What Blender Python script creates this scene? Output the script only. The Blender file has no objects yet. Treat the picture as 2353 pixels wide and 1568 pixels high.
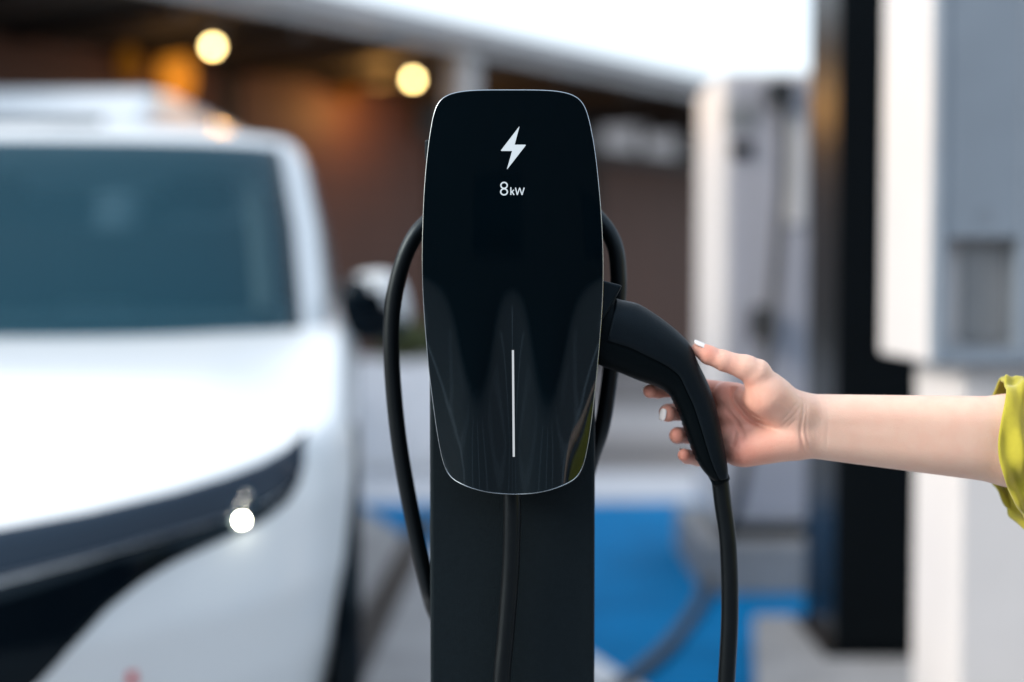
import bpy, bmesh, math, random
import numpy as np
from mathutils import Vector, Matrix, Euler
random.seed(7); np.random.seed(7)
R = math.radians
scene = bpy.context.scene
C = scene.collection

# ---------------------------------------------------------------- camera
CAM = Vector((0, 0, 1.15)); PITCH = R(2.5); FPX = 2353 * 50 / 36.0
cam = bpy.data.cameras.new('camera'); cam_o = bpy.data.objects.new('camera', cam); C.objects.link(cam_o)
cam_o.location = CAM; cam_o.rotation_euler = (R(90) - PITCH, 0, 0)
cam.sensor_width = 36; cam.lens = 50; cam.clip_start = .05; cam.clip_end = 600
cam.dof.use_dof = True; cam.dof.focus_distance = 1.236; cam.dof.aperture_fstop = 1.65; cam.dof.aperture_blades = 0
scene.camera = cam_o

# ---------------------------------------------------------------- sky, sun, exposure
SUN_AZ, SUN_EL = R(-105), R(30)          # azimuth from +Y towards +X
world = bpy.data.worlds.new('World'); scene.world = world; world.use_nodes = True
wn = world.node_tree; wn.nodes.clear()
sky = wn.nodes.new('ShaderNodeTexSky'); sky.sky_type = 'NISHITA'; sky.sun_disc = False
sky.sun_elevation = SUN_EL; sky.sun_rotation = SUN_AZ
sky.air_density = 1.0; sky.dust_density = 4.0; sky.ozone_density = 1.5; sky.altitude = 50
bg = wn.nodes.new('ShaderNodeBackground'); bg.inputs[1].default_value = .06
wo = wn.nodes.new('ShaderNodeOutputWorld')
veil = wn.nodes.new('ShaderNodeBackground'); veil.inputs[0].default_value = (.86, .94, 1, 1); veil.inputs[1].default_value = .52   # even white cloud cover
addw = wn.nodes.new('ShaderNodeAddShader')
wn.links.new(sky.outputs[0], bg.inputs[0]); wn.links.new(bg.outputs[0], addw.inputs[0]); wn.links.new(veil.outputs[0], addw.inputs[1]); wn.links.new(addw.outputs[0], wo.inputs[0])
sd = bpy.data.lights.new('sun', 'SUN'); sd.energy = 1.35; sd.angle = R(20); sd.color = (1, .88, .76)
so = bpy.data.objects.new('sun', sd); C.objects.link(so)
sv = Vector((math.sin(SUN_AZ) * math.cos(SUN_EL), math.cos(SUN_AZ) * math.cos(SUN_EL), math.sin(SUN_EL)))
so.rotation_euler = (-sv).to_track_quat('-Z', 'Y').to_euler(); so.location = (-6, 2, 9)
vs = scene.view_settings
vs.view_transform = 'Standard'; vs.look = 'None'; vs.gamma = 1; vs.exposure = 1.15; vs.use_curve_mapping = False
scene.cycles.use_denoising = True
scene.cycles.max_bounces = 8
scene.cycles.sample_clamp_indirect = 6

# ---------------------------------------------------------------- helpers
def P(u, v, Y):
    """photo position (2353 wide) -> point on the plane at that distance"""
    a = (u - 1176.5) / FPX; b = -(v - 784) / FPX
    d = Vector((a, math.cos(PITCH) + b * math.sin(PITCH), -math.sin(PITCH) + b * math.cos(PITCH)))
    return CAM + d * (Y / d.y)
def G(u, v, z=0.0):
    """photo position -> point on the ground at height z"""
    a = (u - 1176.5) / FPX; b = -(v - 784) / FPX
    d = Vector((a, math.cos(PITCH) + b * math.sin(PITCH), -math.sin(PITCH) + b * math.cos(PITCH)))
    return CAM + d * ((z - CAM.z) / d.z)
def ray(u, v):
    a = (u - 1176.5) / FPX; b = -(v - 784) / FPX
    return Vector((a, math.cos(PITCH) + b * math.sin(PITCH), -math.sin(PITCH) + b * math.cos(PITCH)))

def link(name, me, mat=None, parent=None, loc=None):
    o = bpy.data.objects.new(name, me); C.objects.link(o)
    if mat is not None and me is not None:
        me.materials.clear(); me.materials.append(mat)
    if parent is not None: o.parent = parent
    if loc is not None: o.location = loc
    return o
def mesh(name, verts, faces, smooth=False):
    me = bpy.data.meshes.new(name); me.from_pydata([tuple(v) for v in verts], [], [tuple(f) for f in faces]); me.update()
    if smooth: me.shade_smooth()
    return me
def bm_mesh(name, bm, smooth=False):
    bmesh.ops.recalc_face_normals(bm, faces=bm.faces)
    me = bpy.data.meshes.new(name); bm.to_mesh(me); bm.free()
    if smooth: me.shade_smooth()
    return me
def thing(name, label, cat, loc=(0, 0, 0), rz=0, group=None):
    o = bpy.data.objects.new(name, None); C.objects.link(o); o.location = loc; o.rotation_euler = (0, 0, rz)
    o.empty_display_size = .1
    o['label'] = label; o['category'] = cat
    if group: o['group'] = group
    return o
def tag(o, label, cat, group=None):
    o['label'] = label; o['category'] = cat
    if group: o['group'] = group
    return o
def struct(o): o['kind'] = 'structure'; return o
def box_bm(lo, hi, bev=0.0, seg=2):
    bm = bmesh.new(); bmesh.ops.create_cube(bm, size=1)
    for v in bm.verts:
        v.co = Vector([(lo[i] + hi[i]) / 2 + v.co[i] * (hi[i] - lo[i]) for i in range(3)])
    if bev > 0: bmesh.ops.bevel(bm, geom=list(bm.edges), offset=bev, segments=seg, profile=.5, affect='EDGES')
    return bm
def box(name, lo, hi, mat, parent=None, bev=0.0, seg=2, smooth=False):
    return link(name, bm_mesh(name, box_bm(lo, hi, bev, seg), smooth), mat, parent)
def prism_bm(poly, lo, hi, axis=2, bev=0):
    """poly in the two other axes, extruded along axis from lo to hi"""
    bm = bmesh.new(); vs_ = []
    for p in poly:
        c = [0, 0, 0]; k = 0
        for i in range(3):
            if i == axis: c[i] = lo
            else: c[i] = p[k]; k += 1
        vs_.append(bm.verts.new(c))
    f = bm.faces.new(vs_)
    r = bmesh.ops.extrude_face_region(bm, geom=[f])
    for g in r['geom']:
        if isinstance(g, bmesh.types.BMVert): g.co[axis] = hi
    if bev: bmesh.ops.bevel(bm, geom=list(bm.edges), offset=bev, segments=2, profile=.5, affect='EDGES')
    return bm
def prism(name, poly, lo, hi, mat, parent=None, axis=2, bev=0):
    return link(name, bm_mesh(name, prism_bm(poly, lo, hi, axis, bev)), mat, parent)
def spline(pts, n=12):
    pts = [Vector(p) for p in pts]; out = []
    q = [pts[0] * 2 - pts[1]] + pts + [pts[-1] * 2 - pts[-2]]
    for i in range(1, len(q) - 2):
        a, b, c, d = q[i - 1], q[i], q[i + 1], q[i + 2]
        for k in range(n):
            t = k / n
            out.append(.5 * ((2 * b) + (c - a) * t + (2 * a - 5 * b + 4 * c - d) * t * t + (3 * b - a - 3 * c + d) * t ** 3))
    out.append(pts[-1]); return out
def tube_data(path, rad, n=14, closed=False):
    verts, faces = [], []; m = len(path); up = None
    for i, p in enumerate(path):
        if closed: t = (path[(i + 1) % m] - path[i - 1]).normalized()
        else: t = (path[min(i + 1, m - 1)] - path[max(i - 1, 0)]).normalized()
        if up is None:
            up = Vector((0, 1, 0)) if abs(t.y) < .8 else Vector((1, 0, 0))
        up = (up - t * up.dot(t)).normalized(); s = t.cross(up)
        r = rad(i / (m - 1)) if callable(rad) else rad
        for k in range(n):
            a = 2 * math.pi * k / n
            verts.append(p + (up * math.cos(a) + s * math.sin(a)) * r)
    for i in range(m if closed else m - 1):
        for k in range(n):
            j = (i + 1) % m
            faces.append((i * n + k, i * n + (k + 1) % n, j * n + (k + 1) % n, j * n + k))
    if not closed:
        faces.append(tuple(range(n - 1, -1, -1))); faces.append(tuple(range((m - 1) * n, m * n)))
    return verts, faces
def tube(name, path, rad, mat, parent=None, n=14, closed=False):
    return link(name, mesh(name, *tube_data(path, rad, n, closed), smooth=True), mat, parent)
def lathe(name, prof, mat, parent=None, n=24, M=None):
    """profile of (r,z) turned about z"""
    verts, faces = [], []
    for r, z in prof:
        for k in range(n):
            a = 2 * math.pi * k / n; p = Vector((r * math.cos(a), r * math.sin(a), z))
            verts.append(M @ p if M else p)
    for i in range(len(prof) - 1):
        for k in range(n):
            faces.append((i * n + k, i * n + (k + 1) % n, (i + 1) * n + (k + 1) % n, (i + 1) * n + k))
    return link(name, mesh(name, verts, faces, smooth=True), mat, parent)
def grid_faces(nu, nv):
    return [(i * nv + j, (i + 1) * nv + j, (i + 1) * nv + j + 1, i * nv + j + 1) for i in range(nu - 1) for j in range(nv - 1)]
def sstep(a, b, x):
    t = min(1, max(0, (x - a) / (b - a))); return t * t * (3 - 2 * t)
def interp(x, xs, ys): return float(np.interp(x, xs, ys))

# ---------------------------------------------------------------- materials
def mat(name, col, rough=.5, metal=0, spec=.5, coat=0, var=0.0, vscale=8, bump=0.0, bscale=40, emit=None, estr=0, sss=0, coatr=.03, stretch=None):
    m = bpy.data.materials.new(name); m.use_nodes = True; nt = m.node_tree; b = nt.nodes['Principled BSDF']
    if max(col) < .02: b.inputs['Specular Tint'].default_value = (.62, .84, 1, 1)
    b.inputs['Base Color'].default_value = (*col, 1); b.inputs['Roughness'].default_value = rough
    b.inputs['Metallic'].default_value = metal; b.inputs['Specular IOR Level'].default_value = spec
    b.inputs['Coat Weight'].default_value = coat; b.inputs['Coat Roughness'].default_value = coatr
    if emit: b.inputs['Emission Color'].default_value = (*emit, 1); b.inputs['Emission Strength'].default_value = estr
    if sss:
        b.inputs['Subsurface Weight'].default_value = sss; b.inputs['Subsurface Radius'].default_value = (1, .35, .2); b.inputs['Subsurface Scale'].default_value = .006
    co = None
    if var or bump:
        co = nt.nodes.new('ShaderNodeTexCoord'); mp = nt.nodes.new('ShaderNodeMapping')
        nt.links.new(co.outputs['Object'], mp.inputs[0])
        if stretch: mp.inputs['Scale'].default_value = stretch
    if var:
        n = nt.nodes.new('ShaderNodeTexNoise'); n.inputs['Scale'].default_value = vscale; n.inputs['Detail'].default_value = 6; n.inputs['Roughness'].default_value = .6
        nt.links.new(mp.outputs[0], n.inputs['Vector'])
        r = nt.nodes.new('ShaderNodeValToRGB'); r.color_ramp.elements[0].position = .3; r.color_ramp.elements[1].position = .72
        r.color_ramp.elements[0].color = (*[c * (1 - var) for c in col], 1); r.color_ramp.elements[1].color = (*[min(1, c * (1 + var)) for c in col], 1)
        nt.links.new(n.outputs['Fac'], r.inputs[0]); nt.links.new(r.outputs[0], b.inputs['Base Color'])
    if bump:
        n2 = nt.nodes.new('ShaderNodeTexNoise'); n2.inputs['Scale'].default_value = bscale; n2.inputs['Detail'].default_value = 5
        nt.links.new(mp.outputs[0], n2.inputs['Vector'])
        bp = nt.nodes.new('ShaderNodeBump'); bp.inputs['Strength'].default_value = bump; bp.inputs['Distance'].default_value = .002
        nt.links.new(n2.outputs['Fac'], bp.inputs['Height']); nt.links.new(bp.outputs[0], b.inputs['Normal'])
    return m
M = {}
M['glass_black'] = mat('black glossy glass', (.0006, .0028, .0048), .035, spec=.5)
M['rim'] = mat('dark polished rim', (.42, .50, .56), .2, metal=1)
M['white_led'] = mat('white display light', (.12, .13, .14), .5, emit=(.72, .84, .93), estr=.34)
M['led_strip'] = mat('status strip light', (.12, .13, .14), .5, emit=(.82, .87, .92), estr=.26)
M['powder'] = mat('charcoal powder coat', (.0055, .0095, .0125), .55, spec=.16, var=.15, vscale=300, bump=.25, bscale=900)
M['plastic'] = mat('black plastic', (.004, .006, .008), .42, spec=.3, bump=.12, bscale=700)
M['gun_shell'] = mat('dark grey plug shell', (.003, .0055, .0085), .40, spec=.16, var=.1, vscale=200, bump=.22, bscale=1400)
M['gun_grip'] = mat('black rubber grip', (.0008, .002, .003), .45, spec=.09, bump=.15, bscale=900)
M['cable'] = mat('black rubber cable', (.0025, .0032, .004), .38, spec=.32, var=.25, vscale=60, bump=.06, bscale=500)
M['car_white'] = mat('white car paint', (.60, .655, .70), .34, spec=.4, coat=.5, coatr=.16)
M['car_black'] = mat('gloss black trim', (.0015, .0035, .006), .10, spec=.18)
M['lamp_smoke'] = mat('smoked headlamp lens', (.006, .018, .036), .14, spec=.25)
M['tyre'] = mat('tyre rubber', (.014, .015, .018), .7, bump=.3, bscale=90)
M['alloy'] = mat('dark alloy', (.10, .11, .12), .3, metal=.9)
M['interior'] = mat('dark cabin cloth', (.015, .022, .028), .8)
M['trim_grey'] = mat('grey cabin trim', (.42, .47, .48), .6)
M['chrome'] = mat('bright reflector', (.8, .8, .8), .08, metal=1)
M['drl'] = mat('headlamp light', (1, .9, .7), .3, emit=(1, .93, .72), estr=60)
M['asphalt'] = mat('asphalt', (.125, .118, .118), .85, var=.25, vscale=6, bump=.6, bscale=120)
M['concrete'] = mat('pale concrete', (.30, .30, .31), .8, var=.16, vscale=3, bump=.3, bscale=90)
M['pavement'] = mat('grey paving', (.30, .29, .295), .8, var=.18, vscale=2, bump=.3, bscale=60)
M['white_paint'] = mat('white road paint', (.55, .57, .60), .65, var=.15, vscale=9, bump=.2, bscale=150)
M['blue_paint'] = mat('blue bay paint', (.0, .15, .36), .8, spec=.08, var=.2, vscale=2.5, bump=.25, bscale=150)
M['kerb'] = mat('kerb concrete', (.26, .26, .265), .8, var=.18, vscale=7, bump=.4, bscale=80)
M['cab_white'] = mat('white cabinet paint', (.58, .58, .59), .38, spec=.45, var=.04, vscale=3)
M['cab_grey'] = mat('light grey cabinet paint', (.18, .225, .28), .4, spec=.35, var=.06, vscale=5)
M['cab_recess'] = mat('grey inset panel', (.20, .215, .23), .45, var=.1, vscale=7)
M['col_black'] = mat('black steel column paint', (.0022, .0026, .003), .30, spec=.16, var=.3, vscale=2, stretch=(1, 1, .2))
M['wood'] = mat('brown timber cladding', (.105, .044, .028), .6, var=.35, vscale=3, bump=.4, bscale=30, stretch=(1, 1, 9))
M['wood_dark'] = mat('dark timber', (.022, .015, .012), .6, var=.3, vscale=4)
M['soffit'] = mat('dark soffit boards', (.020, .019, .017), .7, var=.3, vscale=3)
M['fascia'] = mat('pale metal fascia', (.42, .42, .43), .45, var=.1, vscale=2)
M['sign_board'] = mat('slate sign board', (.022, .030, .038), .45, var=.15, vscale=3)
M['sign_white'] = mat('white sign letters', (.85, .86, .9), .5, emit=(.9, .92, 1), estr=.06)  # letters given a faint glow to brighten them under the dim soffit
M['roofing'] = mat('grey roof sheet', (.20, .20, .21), .6, var=.15, vscale=2)
M['lamp_metal'] = mat('dark lamp metal', (.02, .02, .02), .4, metal=.6)
M['bulb'] = mat('warm bulb glass', (1, .8, .5), .3, emit=(1, .70, .27), estr=12)
M['amber'] = mat('amber lantern glass', (.5, .2, .03), .9, spec=0, emit=(1, .36, .03), estr=.24)
M['planter'] = mat('white planter render', (.62, .65, .70), .7, var=.06, vscale=5)
M['leaf'] = mat('olive leaf', (.055, .075, .022), .6, var=.4, vscale=12)
M['bark'] = mat('bark', (.06, .04, .03), .8)
M['soil'] = mat('soil', (.03, .022, .016), .9)
M['dark_block'] = mat('dark wall render', (.040, .030, .026), .8, var=.3, vscale=2)
M['steel'] = mat('galvanised steel', (.25, .26, .27), .4, metal=.8)
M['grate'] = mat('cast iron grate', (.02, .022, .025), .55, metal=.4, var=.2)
M['trouser'] = mat('navy trouser cloth', (.02, .025, .05), .85, bump=.2, bscale=400)
M['shoe'] = mat('white shoe leather', (.6, .6, .58), .6)
M['hair'] = mat('dark brown hair', (.03, .018, .012), .5, bump=.5, bscale=120, stretch=(8, 8, 1))
M['nail'] = mat('white nail varnish', (.82, .80, .80), .18, spec=.5)
M['red_lens'] = mat('red marker lens', (.5, .03, .03), .2)
def glass_mat():
    m = bpy.data.materials.new('tinted windscreen'); m.use_nodes = True; nt = m.node_tree; nt.nodes.clear()
    t = nt.nodes.new('ShaderNodeBsdfTransparent'); t.inputs[0].default_value = (.55, .68, .72, 1)
    p = nt.nodes.new('ShaderNodeBsdfPrincipled'); p.inputs['Base Color'].default_value = (.001, .045, .075, 1); p.inputs['Roughness'].default_value = .04
    p.inputs['Specular IOR Level'].default_value = .25; p.inputs['Specular Tint'].default_value = (.6, .85, 1, 1)
    x = nt.nodes.new('ShaderNodeMixShader'); x.inputs[0].default_value = .62
    o = nt.nodes.new('ShaderNodeOutputMaterial')
    nt.links.new(t.outputs[0], x.inputs[1]); nt.links.new(p.outputs[0], x.inputs[2]); nt.links.new(x.outputs[0], o.inputs[0]); return m
M['windscreen'] = glass_mat()
def cloth_mat():
    m = mat('yellow green linen', (.37, .345, .022), .85, var=.14, vscale=40)
    nt = m.node_tree; b = nt.nodes['Principled BSDF']; b.inputs['Sheen Weight'].default_value = .25
    co = nt.nodes.new('ShaderNodeTexCoord'); w = nt.nodes.new('ShaderNodeTexWave'); w.inputs['Scale'].default_value = 420; w.inputs['Distortion'].default_value = 1
    w2 = nt.nodes.new('ShaderNodeTexWave'); w2.inputs['Scale'].default_value = 420; w2.bands_direction = 'Z'
    ad = nt.nodes.new('ShaderNodeMath'); ad.operation = 'ADD'
    for q in (w, w2): nt.links.new(co.outputs['Object'], q.inputs['Vector'])
    nt.links.new(w.outputs['Fac'], ad.inputs[0]); nt.links.new(w2.outputs['Fac'], ad.inputs[1])
    bp = nt.nodes.new('ShaderNodeBump'); bp.inputs['Strength'].default_value = .35; bp.inputs['Distance'].default_value = .0006
    nt.links.new(ad.outputs[0], bp.inputs['Height']); nt.links.new(bp.outputs[0], b.inputs['Normal']); return m
M['shirt'] = cloth_mat()
def skin_mat():
    m = mat('skin', (.56, .33, .245), .46, spec=.38, sss=.12)
    nt = m.node_tree; b = nt.nodes['Principled BSDF']
    at = nt.nodes.new('ShaderNodeAttribute'); at.attribute_name = 'flush'
    n = nt.nodes.new('ShaderNodeTexNoise'); n.inputs['Scale'].default_value = 55; n.inputs['Detail'].default_value = 7
    co = nt.nodes.new('ShaderNodeTexCoord'); nt.links.new(co.outputs['Object'], n.inputs['Vector'])
    ad = nt.nodes.new('ShaderNodeMath'); ad.operation = 'MULTIPLY_ADD'; ad.inputs[1].default_value = .55; 
    nt.links.new(n.outputs['Fac'], ad.inputs[0])
    sb = nt.nodes.new('ShaderNodeMath'); sb.operation = 'SUBTRACT'; sb.inputs[1].default_value = .27
    nt.links.new(at.outputs['Fac'], sb.inputs[0]); nt.links.new(sb.outputs[0], ad.inputs[2])
    r = nt.nodes.new('ShaderNodeValToRGB')
    r.color_ramp.elements[0].position = 0; r.color_ramp.elements[0].color = (.77, .55, .455, 1)
    r.color_ramp.elements[1].position = 1; r.color_ramp.elements[1].color = (.70, .275, .205, 1)
    nt.links.new(ad.outputs[0], r.inputs[0]); nt.links.new(r.outputs[0], b.inputs['Base Color'])
    n2 = nt.nodes.new('ShaderNodeTexVoronoi'); n2.inputs['Scale'].default_value = 900
    n3 = nt.nodes.new('ShaderNodeTexNoise'); n3.inputs['Scale'].default_value = 260; n3.inputs['Detail'].default_value = 4
    a2 = nt.nodes.new('ShaderNodeMath'); a2.operation = 'ADD'
    nt.links.new(co.outputs['Object'], n2.inputs['Vector']); nt.links.new(co.outputs['Object'], n3.inputs['Vector'])
    nt.links.new(n2.outputs['Distance'], a2.inputs[0]); nt.links.new(n3.outputs['Fac'], a2.inputs[1])
    bp = nt.nodes.new('ShaderNodeBump'); bp.inputs['Strength'].default_value = .26; bp.inputs['Distance'].default_value = .0006
    nt.links.new(a2.outputs[0], bp.inputs['Height']); nt.links.new(bp.outputs[0], b.inputs['Normal']); return m
M['skin'] = skin_mat()

# ================================================================ GROUND
def sheet(name, poly, z, m, thick=None):
    me = mesh(name, [(x, y, z) for x, y in poly], [tuple(range(len(poly)))])
    return struct(link(name, me, m))
sheet('ground', [(-300, -300), (300, -300), (300, 300), (-300, 300)], 0, M['asphalt'])
sheet('concrete_apron', [(-9, .2), (9, .2), (9, 7.38), (-9, 7.2)], .004, M['concrete'])
sheet('white_marking', [(-1.2, 7.24), (6, 7.42), (6, 8.35), (-1.2, 8.35)], .008, mat('pale worn paint', (.33, .36, .41), .7, var=.15, vscale=5))
sheet('paved_strip', [(-4, 10.2), (9, 10.2), (9, 13.0), (-4, 13.0)], .006, M['pavement'])
sheet('paved_forecourt', [(-1.0, 15.2), (10, 15.2), (10, 18.0), (-1.0, 18.0)], .006, M['pavement'])
sheet('blue_parking_bay', [(-.78, 7.16), (4, 7.38), (4, 2.2), (.98, 2.2), (-.35, 5.93)], .012, M['blue_paint'])
sheet('bay_line', [(-.35, 5.93), (.98, 2.2), (.86, 2.2), (-.47, 5.93)], .012, M['white_paint'])
ground_strip = thing('grated_strip', 'dark iron grated strip on the ground beside the white car', 'ground_strip', (-.455, 4.9, .004), R(-1.5))
box('strip_frame', (-.055, -1.9, 0), (.055, 1.9, .010), M['grate'], ground_strip)  # dark ground strip built as an iron frame with bars
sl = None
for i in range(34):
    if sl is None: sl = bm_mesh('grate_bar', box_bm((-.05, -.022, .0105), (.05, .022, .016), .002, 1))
    link('grate_bar', sl, M['steel'] if False else M['grate'], ground_strip, (0, -1.84 + i * .1115, 0))
# island for the column
isl = [(.757, 4.42), (.45, 2.5), (2.6, 2.5), (2.6, 4.42)]
struct(prism('concrete_island', isl, -.02, .10, M['kerb'], bev=.012))

# ================================================================ EV CHARGER (foreground)
chg = thing('ev_charger', 'black wall-box style charger on charcoal post showing a white bolt and 8 kW', 'charger', (0, 1.30, 0))
def CH(o): o.location = (0, -1.30, 0); return o      # geometry given in world coordinates
YP = 1.230
row_v = [207, 240, 260, 330, 430, 520, 610, 700, 840, 980, 1085, 1138]
row_l = [994, 994, 993.5, 984, 975, 971.5, 970, 973, 983, 1000, 1017, 1024]
row_r = [1350, 1352, 1353, 1365.5, 1376.5, 1383, 1386, 1384.5, 1374.5, 1360, 1344, 1338]
ZT, ZB = P(1180, 207, YP).z, P(1180, 1138, YP).z
row_z = [P(1180, v, YP).z for v in row_v][::-1]
rl = [P(u, v, YP).x for u, v in zip(row_l, row_v)][::-1]; rr = [P(u, v, YP).x for u, v in zip(row_r, row_v)][::-1]
def smooth_interp(z, zs, ys):
    e = .008; return sum(interp(z + k * e, zs, ys) for k in (-2, -1, 0, 1, 2)) / 5
XC = (rl[6] + rr[6]) / 2
def panel_pt(s, t):
    """s,t in -1..1 over the panel, already rounded"""
    p = 15.0 if t > 0 else 15.0
    m = max(abs(s), abs(t))
    if m > 0:
        k = m / ((abs(s) ** p + abs(t) ** p) ** (1 / p)); s, t = s * k, t * k
    zt = ZT - .0100 * abs(s) ** 4.5; zb = ZB + .0150 * abs(s) ** 1.7
    z = zb + (zt - zb) * (t + 1) / 2
    xl = smooth_interp(z, row_z, rl); xr = smooth_interp(z, row_z, rr)
    return xl + (xr - xl) * (s + 1) / 2, z, s, t
def panel_y(x, z, s=None, t=None):
    if s is None:
        xl = interp(z, row_z, rl); xr = interp(z, row_z, rr); s = 2 * (x - xl) / (xr - xl) - 1; t = 2 * (z - ZB) / (ZT - ZB) - 1
    q = sstep(.15, -.75, t)
    xx = (x - XC)
    y = YP + .0045 * abs(s) ** 2.4 + .004 * max(0, t - .1) ** 2
    y += q * (.0070 * math.exp(-(xx / .015) ** 2) - .0035 * math.exp(-((abs(xx) - .036) / .016) ** 2) + .011 * abs(s) ** 3)
    return y
def smap(i, n):                       # denser towards the edge
    a = -1 + 2 * i / (n - 1); return math.copysign(1 - (1 - abs(a)) ** 1.35, a)
nu, nv = 111, 161; V = []; edge_path = []
for i in range(nu):
    for j in range(nv):
        x, z, s, t = panel_pt(smap(i, nu), smap(j, nv)); V.append((x, panel_y(x, z, s, t), z))
F = grid_faces(nu, nv)
bi = [i * nv for i in range(nu)] + [(nu - 1) * nv + j for j in range(1, nv)] + [i * nv + nv - 1 for i in range(nu - 2, -1, -1)] + [j for j in range(nv - 2, 0, -1)]
edge_path = [Vector(V[k]) for k in bi]
n0 = len(V)
cxz = Vector((XC, 0, (ZT + ZB) / 2))
for d, ins in ((.0015, -.0006), (.006, .0004), (.0062, .003)):
    for k in bi:
        p = Vector(V[k]); dr = Vector((p.x - cxz.x, 0, p.z - cxz.z)); L_ = dr.length
        q_ = p - dr * (ins / L_); V.append((q_.x, p.y + d, q_.z))
nb = len(bi)
for r_ in range(3):
    for k in range(nb):
        a = bi[k] if r_ == 0 else n0 + (r_ - 1) * nb + k; b = bi[(k + 1) % nb] if r_ == 0 else n0 + (r_ - 1) * nb + (k + 1) % nb
        F.append((a, b, n0 + r_ * nb + (k + 1) % nb, n0 + r_ * nb + k))
F.append(tuple(n0 + 2 * nb + k for k in range(nb)))
pm = mesh('front_panel', V, F, smooth=True)
panel = CH(link('front_panel', pm, M['glass_black'], chg))
# polished edge
ep = [p + Vector(((p.x - cxz.x), 0, (p.z - cxz.z))).normalized() * .0002 + Vector((0, .0006, 0)) for p in edge_path][::2]
tube('edge_rim', ep, .0006, M['rim'], panel, n=8, closed=True)
ep2 = [p + Vector(((p.x - cxz.x), 0, (p.z - cxz.z))).normalized() * .0004 + Vector((0, .0062, 0)) for p in edge_path][::2]
tube('edge_rim', ep2, .0004, M['rim'], panel, n=8, closed=True)
# display marks, laid 0.3 mm proud of the glass
def on_panel(u, v, dy=.0003):
    p = P(u, v, YP); y = panel_y(p.x, p.z) - dy; p = P(u, v, y); return (p.x, y, p.z)
def IC(cx, cy, dy=.0003): return on_panel(1120.2 + cx * .12461, 275.8 + cy * .12461, dy)
def polyobj(name, polys, m, parent):
    V, F = [], []
    for n_, poly in enumerate(polys):
        b = len(V); V += [IC(x, y, .0003 + .00003 * n_) for x, y in poly]; F.append(tuple(range(b, b + len(poly))))
    bm = bmesh.new(); me = mesh(name, V, F); bm.from_mesh(me); bmesh.ops.triangulate(bm, faces=bm.faces); bm.to_mesh(me); bm.free()
    return link(name, me, m, parent)
def rounded(poly, rad):
    out = []
    for i, p in enumerate(poly):
        a = Vector(poly[i - 1]); b = Vector(p); c = Vector(poly[(i + 1) % len(poly)]); r_ = rad[i]
        if r_ == 0: out.append(tuple(b)); continue
        u1 = (a - b).normalized(); u2 = (c - b).normalized()
        for k in range(7):
            t = k / 6; out.append(tuple((b + u1 * r_) * (1 - t) ** 2 + 2 * b * t * (1 - t) + (b + u2 * r_) * t * t))
    return out
polyobj('bolt_symbol', [rounded([(593, 112), (500, 458), (715, 458), (355, 922), (453, 574), (238, 574)], [22, 0, 26, 22, 0, 26])], M['white_led'], panel)
def ring(cx, cy, rx, ry, w, n=28):
    return [[(cx + math.cos(a) * rx, cy + math.sin(a) * ry), (cx + math.cos(b) * rx, cy + math.sin(b) * ry), (cx + math.cos(b) * (rx - w), cy + math.sin(b) * (ry - w)), (cx + math.cos(a) * (rx - w), cy + math.sin(a) * (ry - w))]
            for a, b in [(2 * math.pi * k / n, 2 * math.pi * (k + 1) / n) for k in range(n)]]
def ring_obj(name, specs):
    V, F = [], []
    for q, (cx, cy, rx, ry, w) in enumerate(specs):
        for poly in ring(cx, cy, rx, ry, w):
            b = len(V); V += [IC(x, y, .0003 + q * .00005) for x, y in poly]; F.append((b, b + 1, b + 2, b + 3))
    return link(name, mesh(name, V, F), M['white_led'], panel)
ring_obj('digit_eight', [(305, 1208, 71, 67, 25), (305, 1327, 74, 68, 25)])
def stroke(a, b, w):
    a, b = Vector(a), Vector(b); d = (b - a).normalized(); n_ = Vector((-d.y, d.x)) * w / 2
    return [tuple(a + n_), tuple(b + n_), tuple(b - n_), tuple(a - n_)]
polyobj('letter_k', [stroke((431, 1243), (431, 1385), 20), stroke((436, 1338), (488, 1290), 19), stroke((450, 1322), (490, 1385), 20)], M['white_led'], panel)
polyobj('letter_w', [stroke((516, 1250), (549, 1385), 20), stroke((549, 1383), (594, 1252), 19), stroke((594, 1254), (636, 1383), 19), stroke((636, 1385), (676, 1250), 20)], M['white_led'], panel)
# status strip in the fold
V, F = [], []
for k in range(21):
    v = 805 + (1050 - 805) * k / 20
    V += [on_panel(1178.6 - 2.4 + k * .1, v, .0004), on_panel(1178.6 + 2.4 + k * .1, v, .0004)]
    if k: F.append((2 * k - 2, 2 * k - 1, 2 * k + 1, 2 * k))
link('status_light', mesh('status_light', V, F), M['led_strip'], panel)
# housing behind the glass
hv, hf = [], []
prof = [(.0065, .90), (.016, .955), (.052, .965), (.078, .93), (.086, .85)]
hn = edge_path[::3]; cen = Vector((XC, 0, (ZT + ZB) / 2))
for d, k in prof:
    for p in hn: hv.append((XC + (p.x - XC) * k, YP + .006 + d, cen.z + (p.z - cen.z) * (k if k < .96 else k)))
m_ = len(hn)
for r_ in range(len(prof) - 1):
    for k in range(m_): hf.append((r_ * m_ + k, r_ * m_ + (k + 1) % m_, (r_ + 1) * m_ + (k + 1) % m_, (r_ + 1) * m_ + k))
hf.append(tuple(range(m_))); hf.append(tuple((len(prof) - 1) * m_ + k for k in range(m_)))
CH(link('housing', mesh('housing', hv, hf, smooth=False), M['plastic'], chg))
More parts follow.
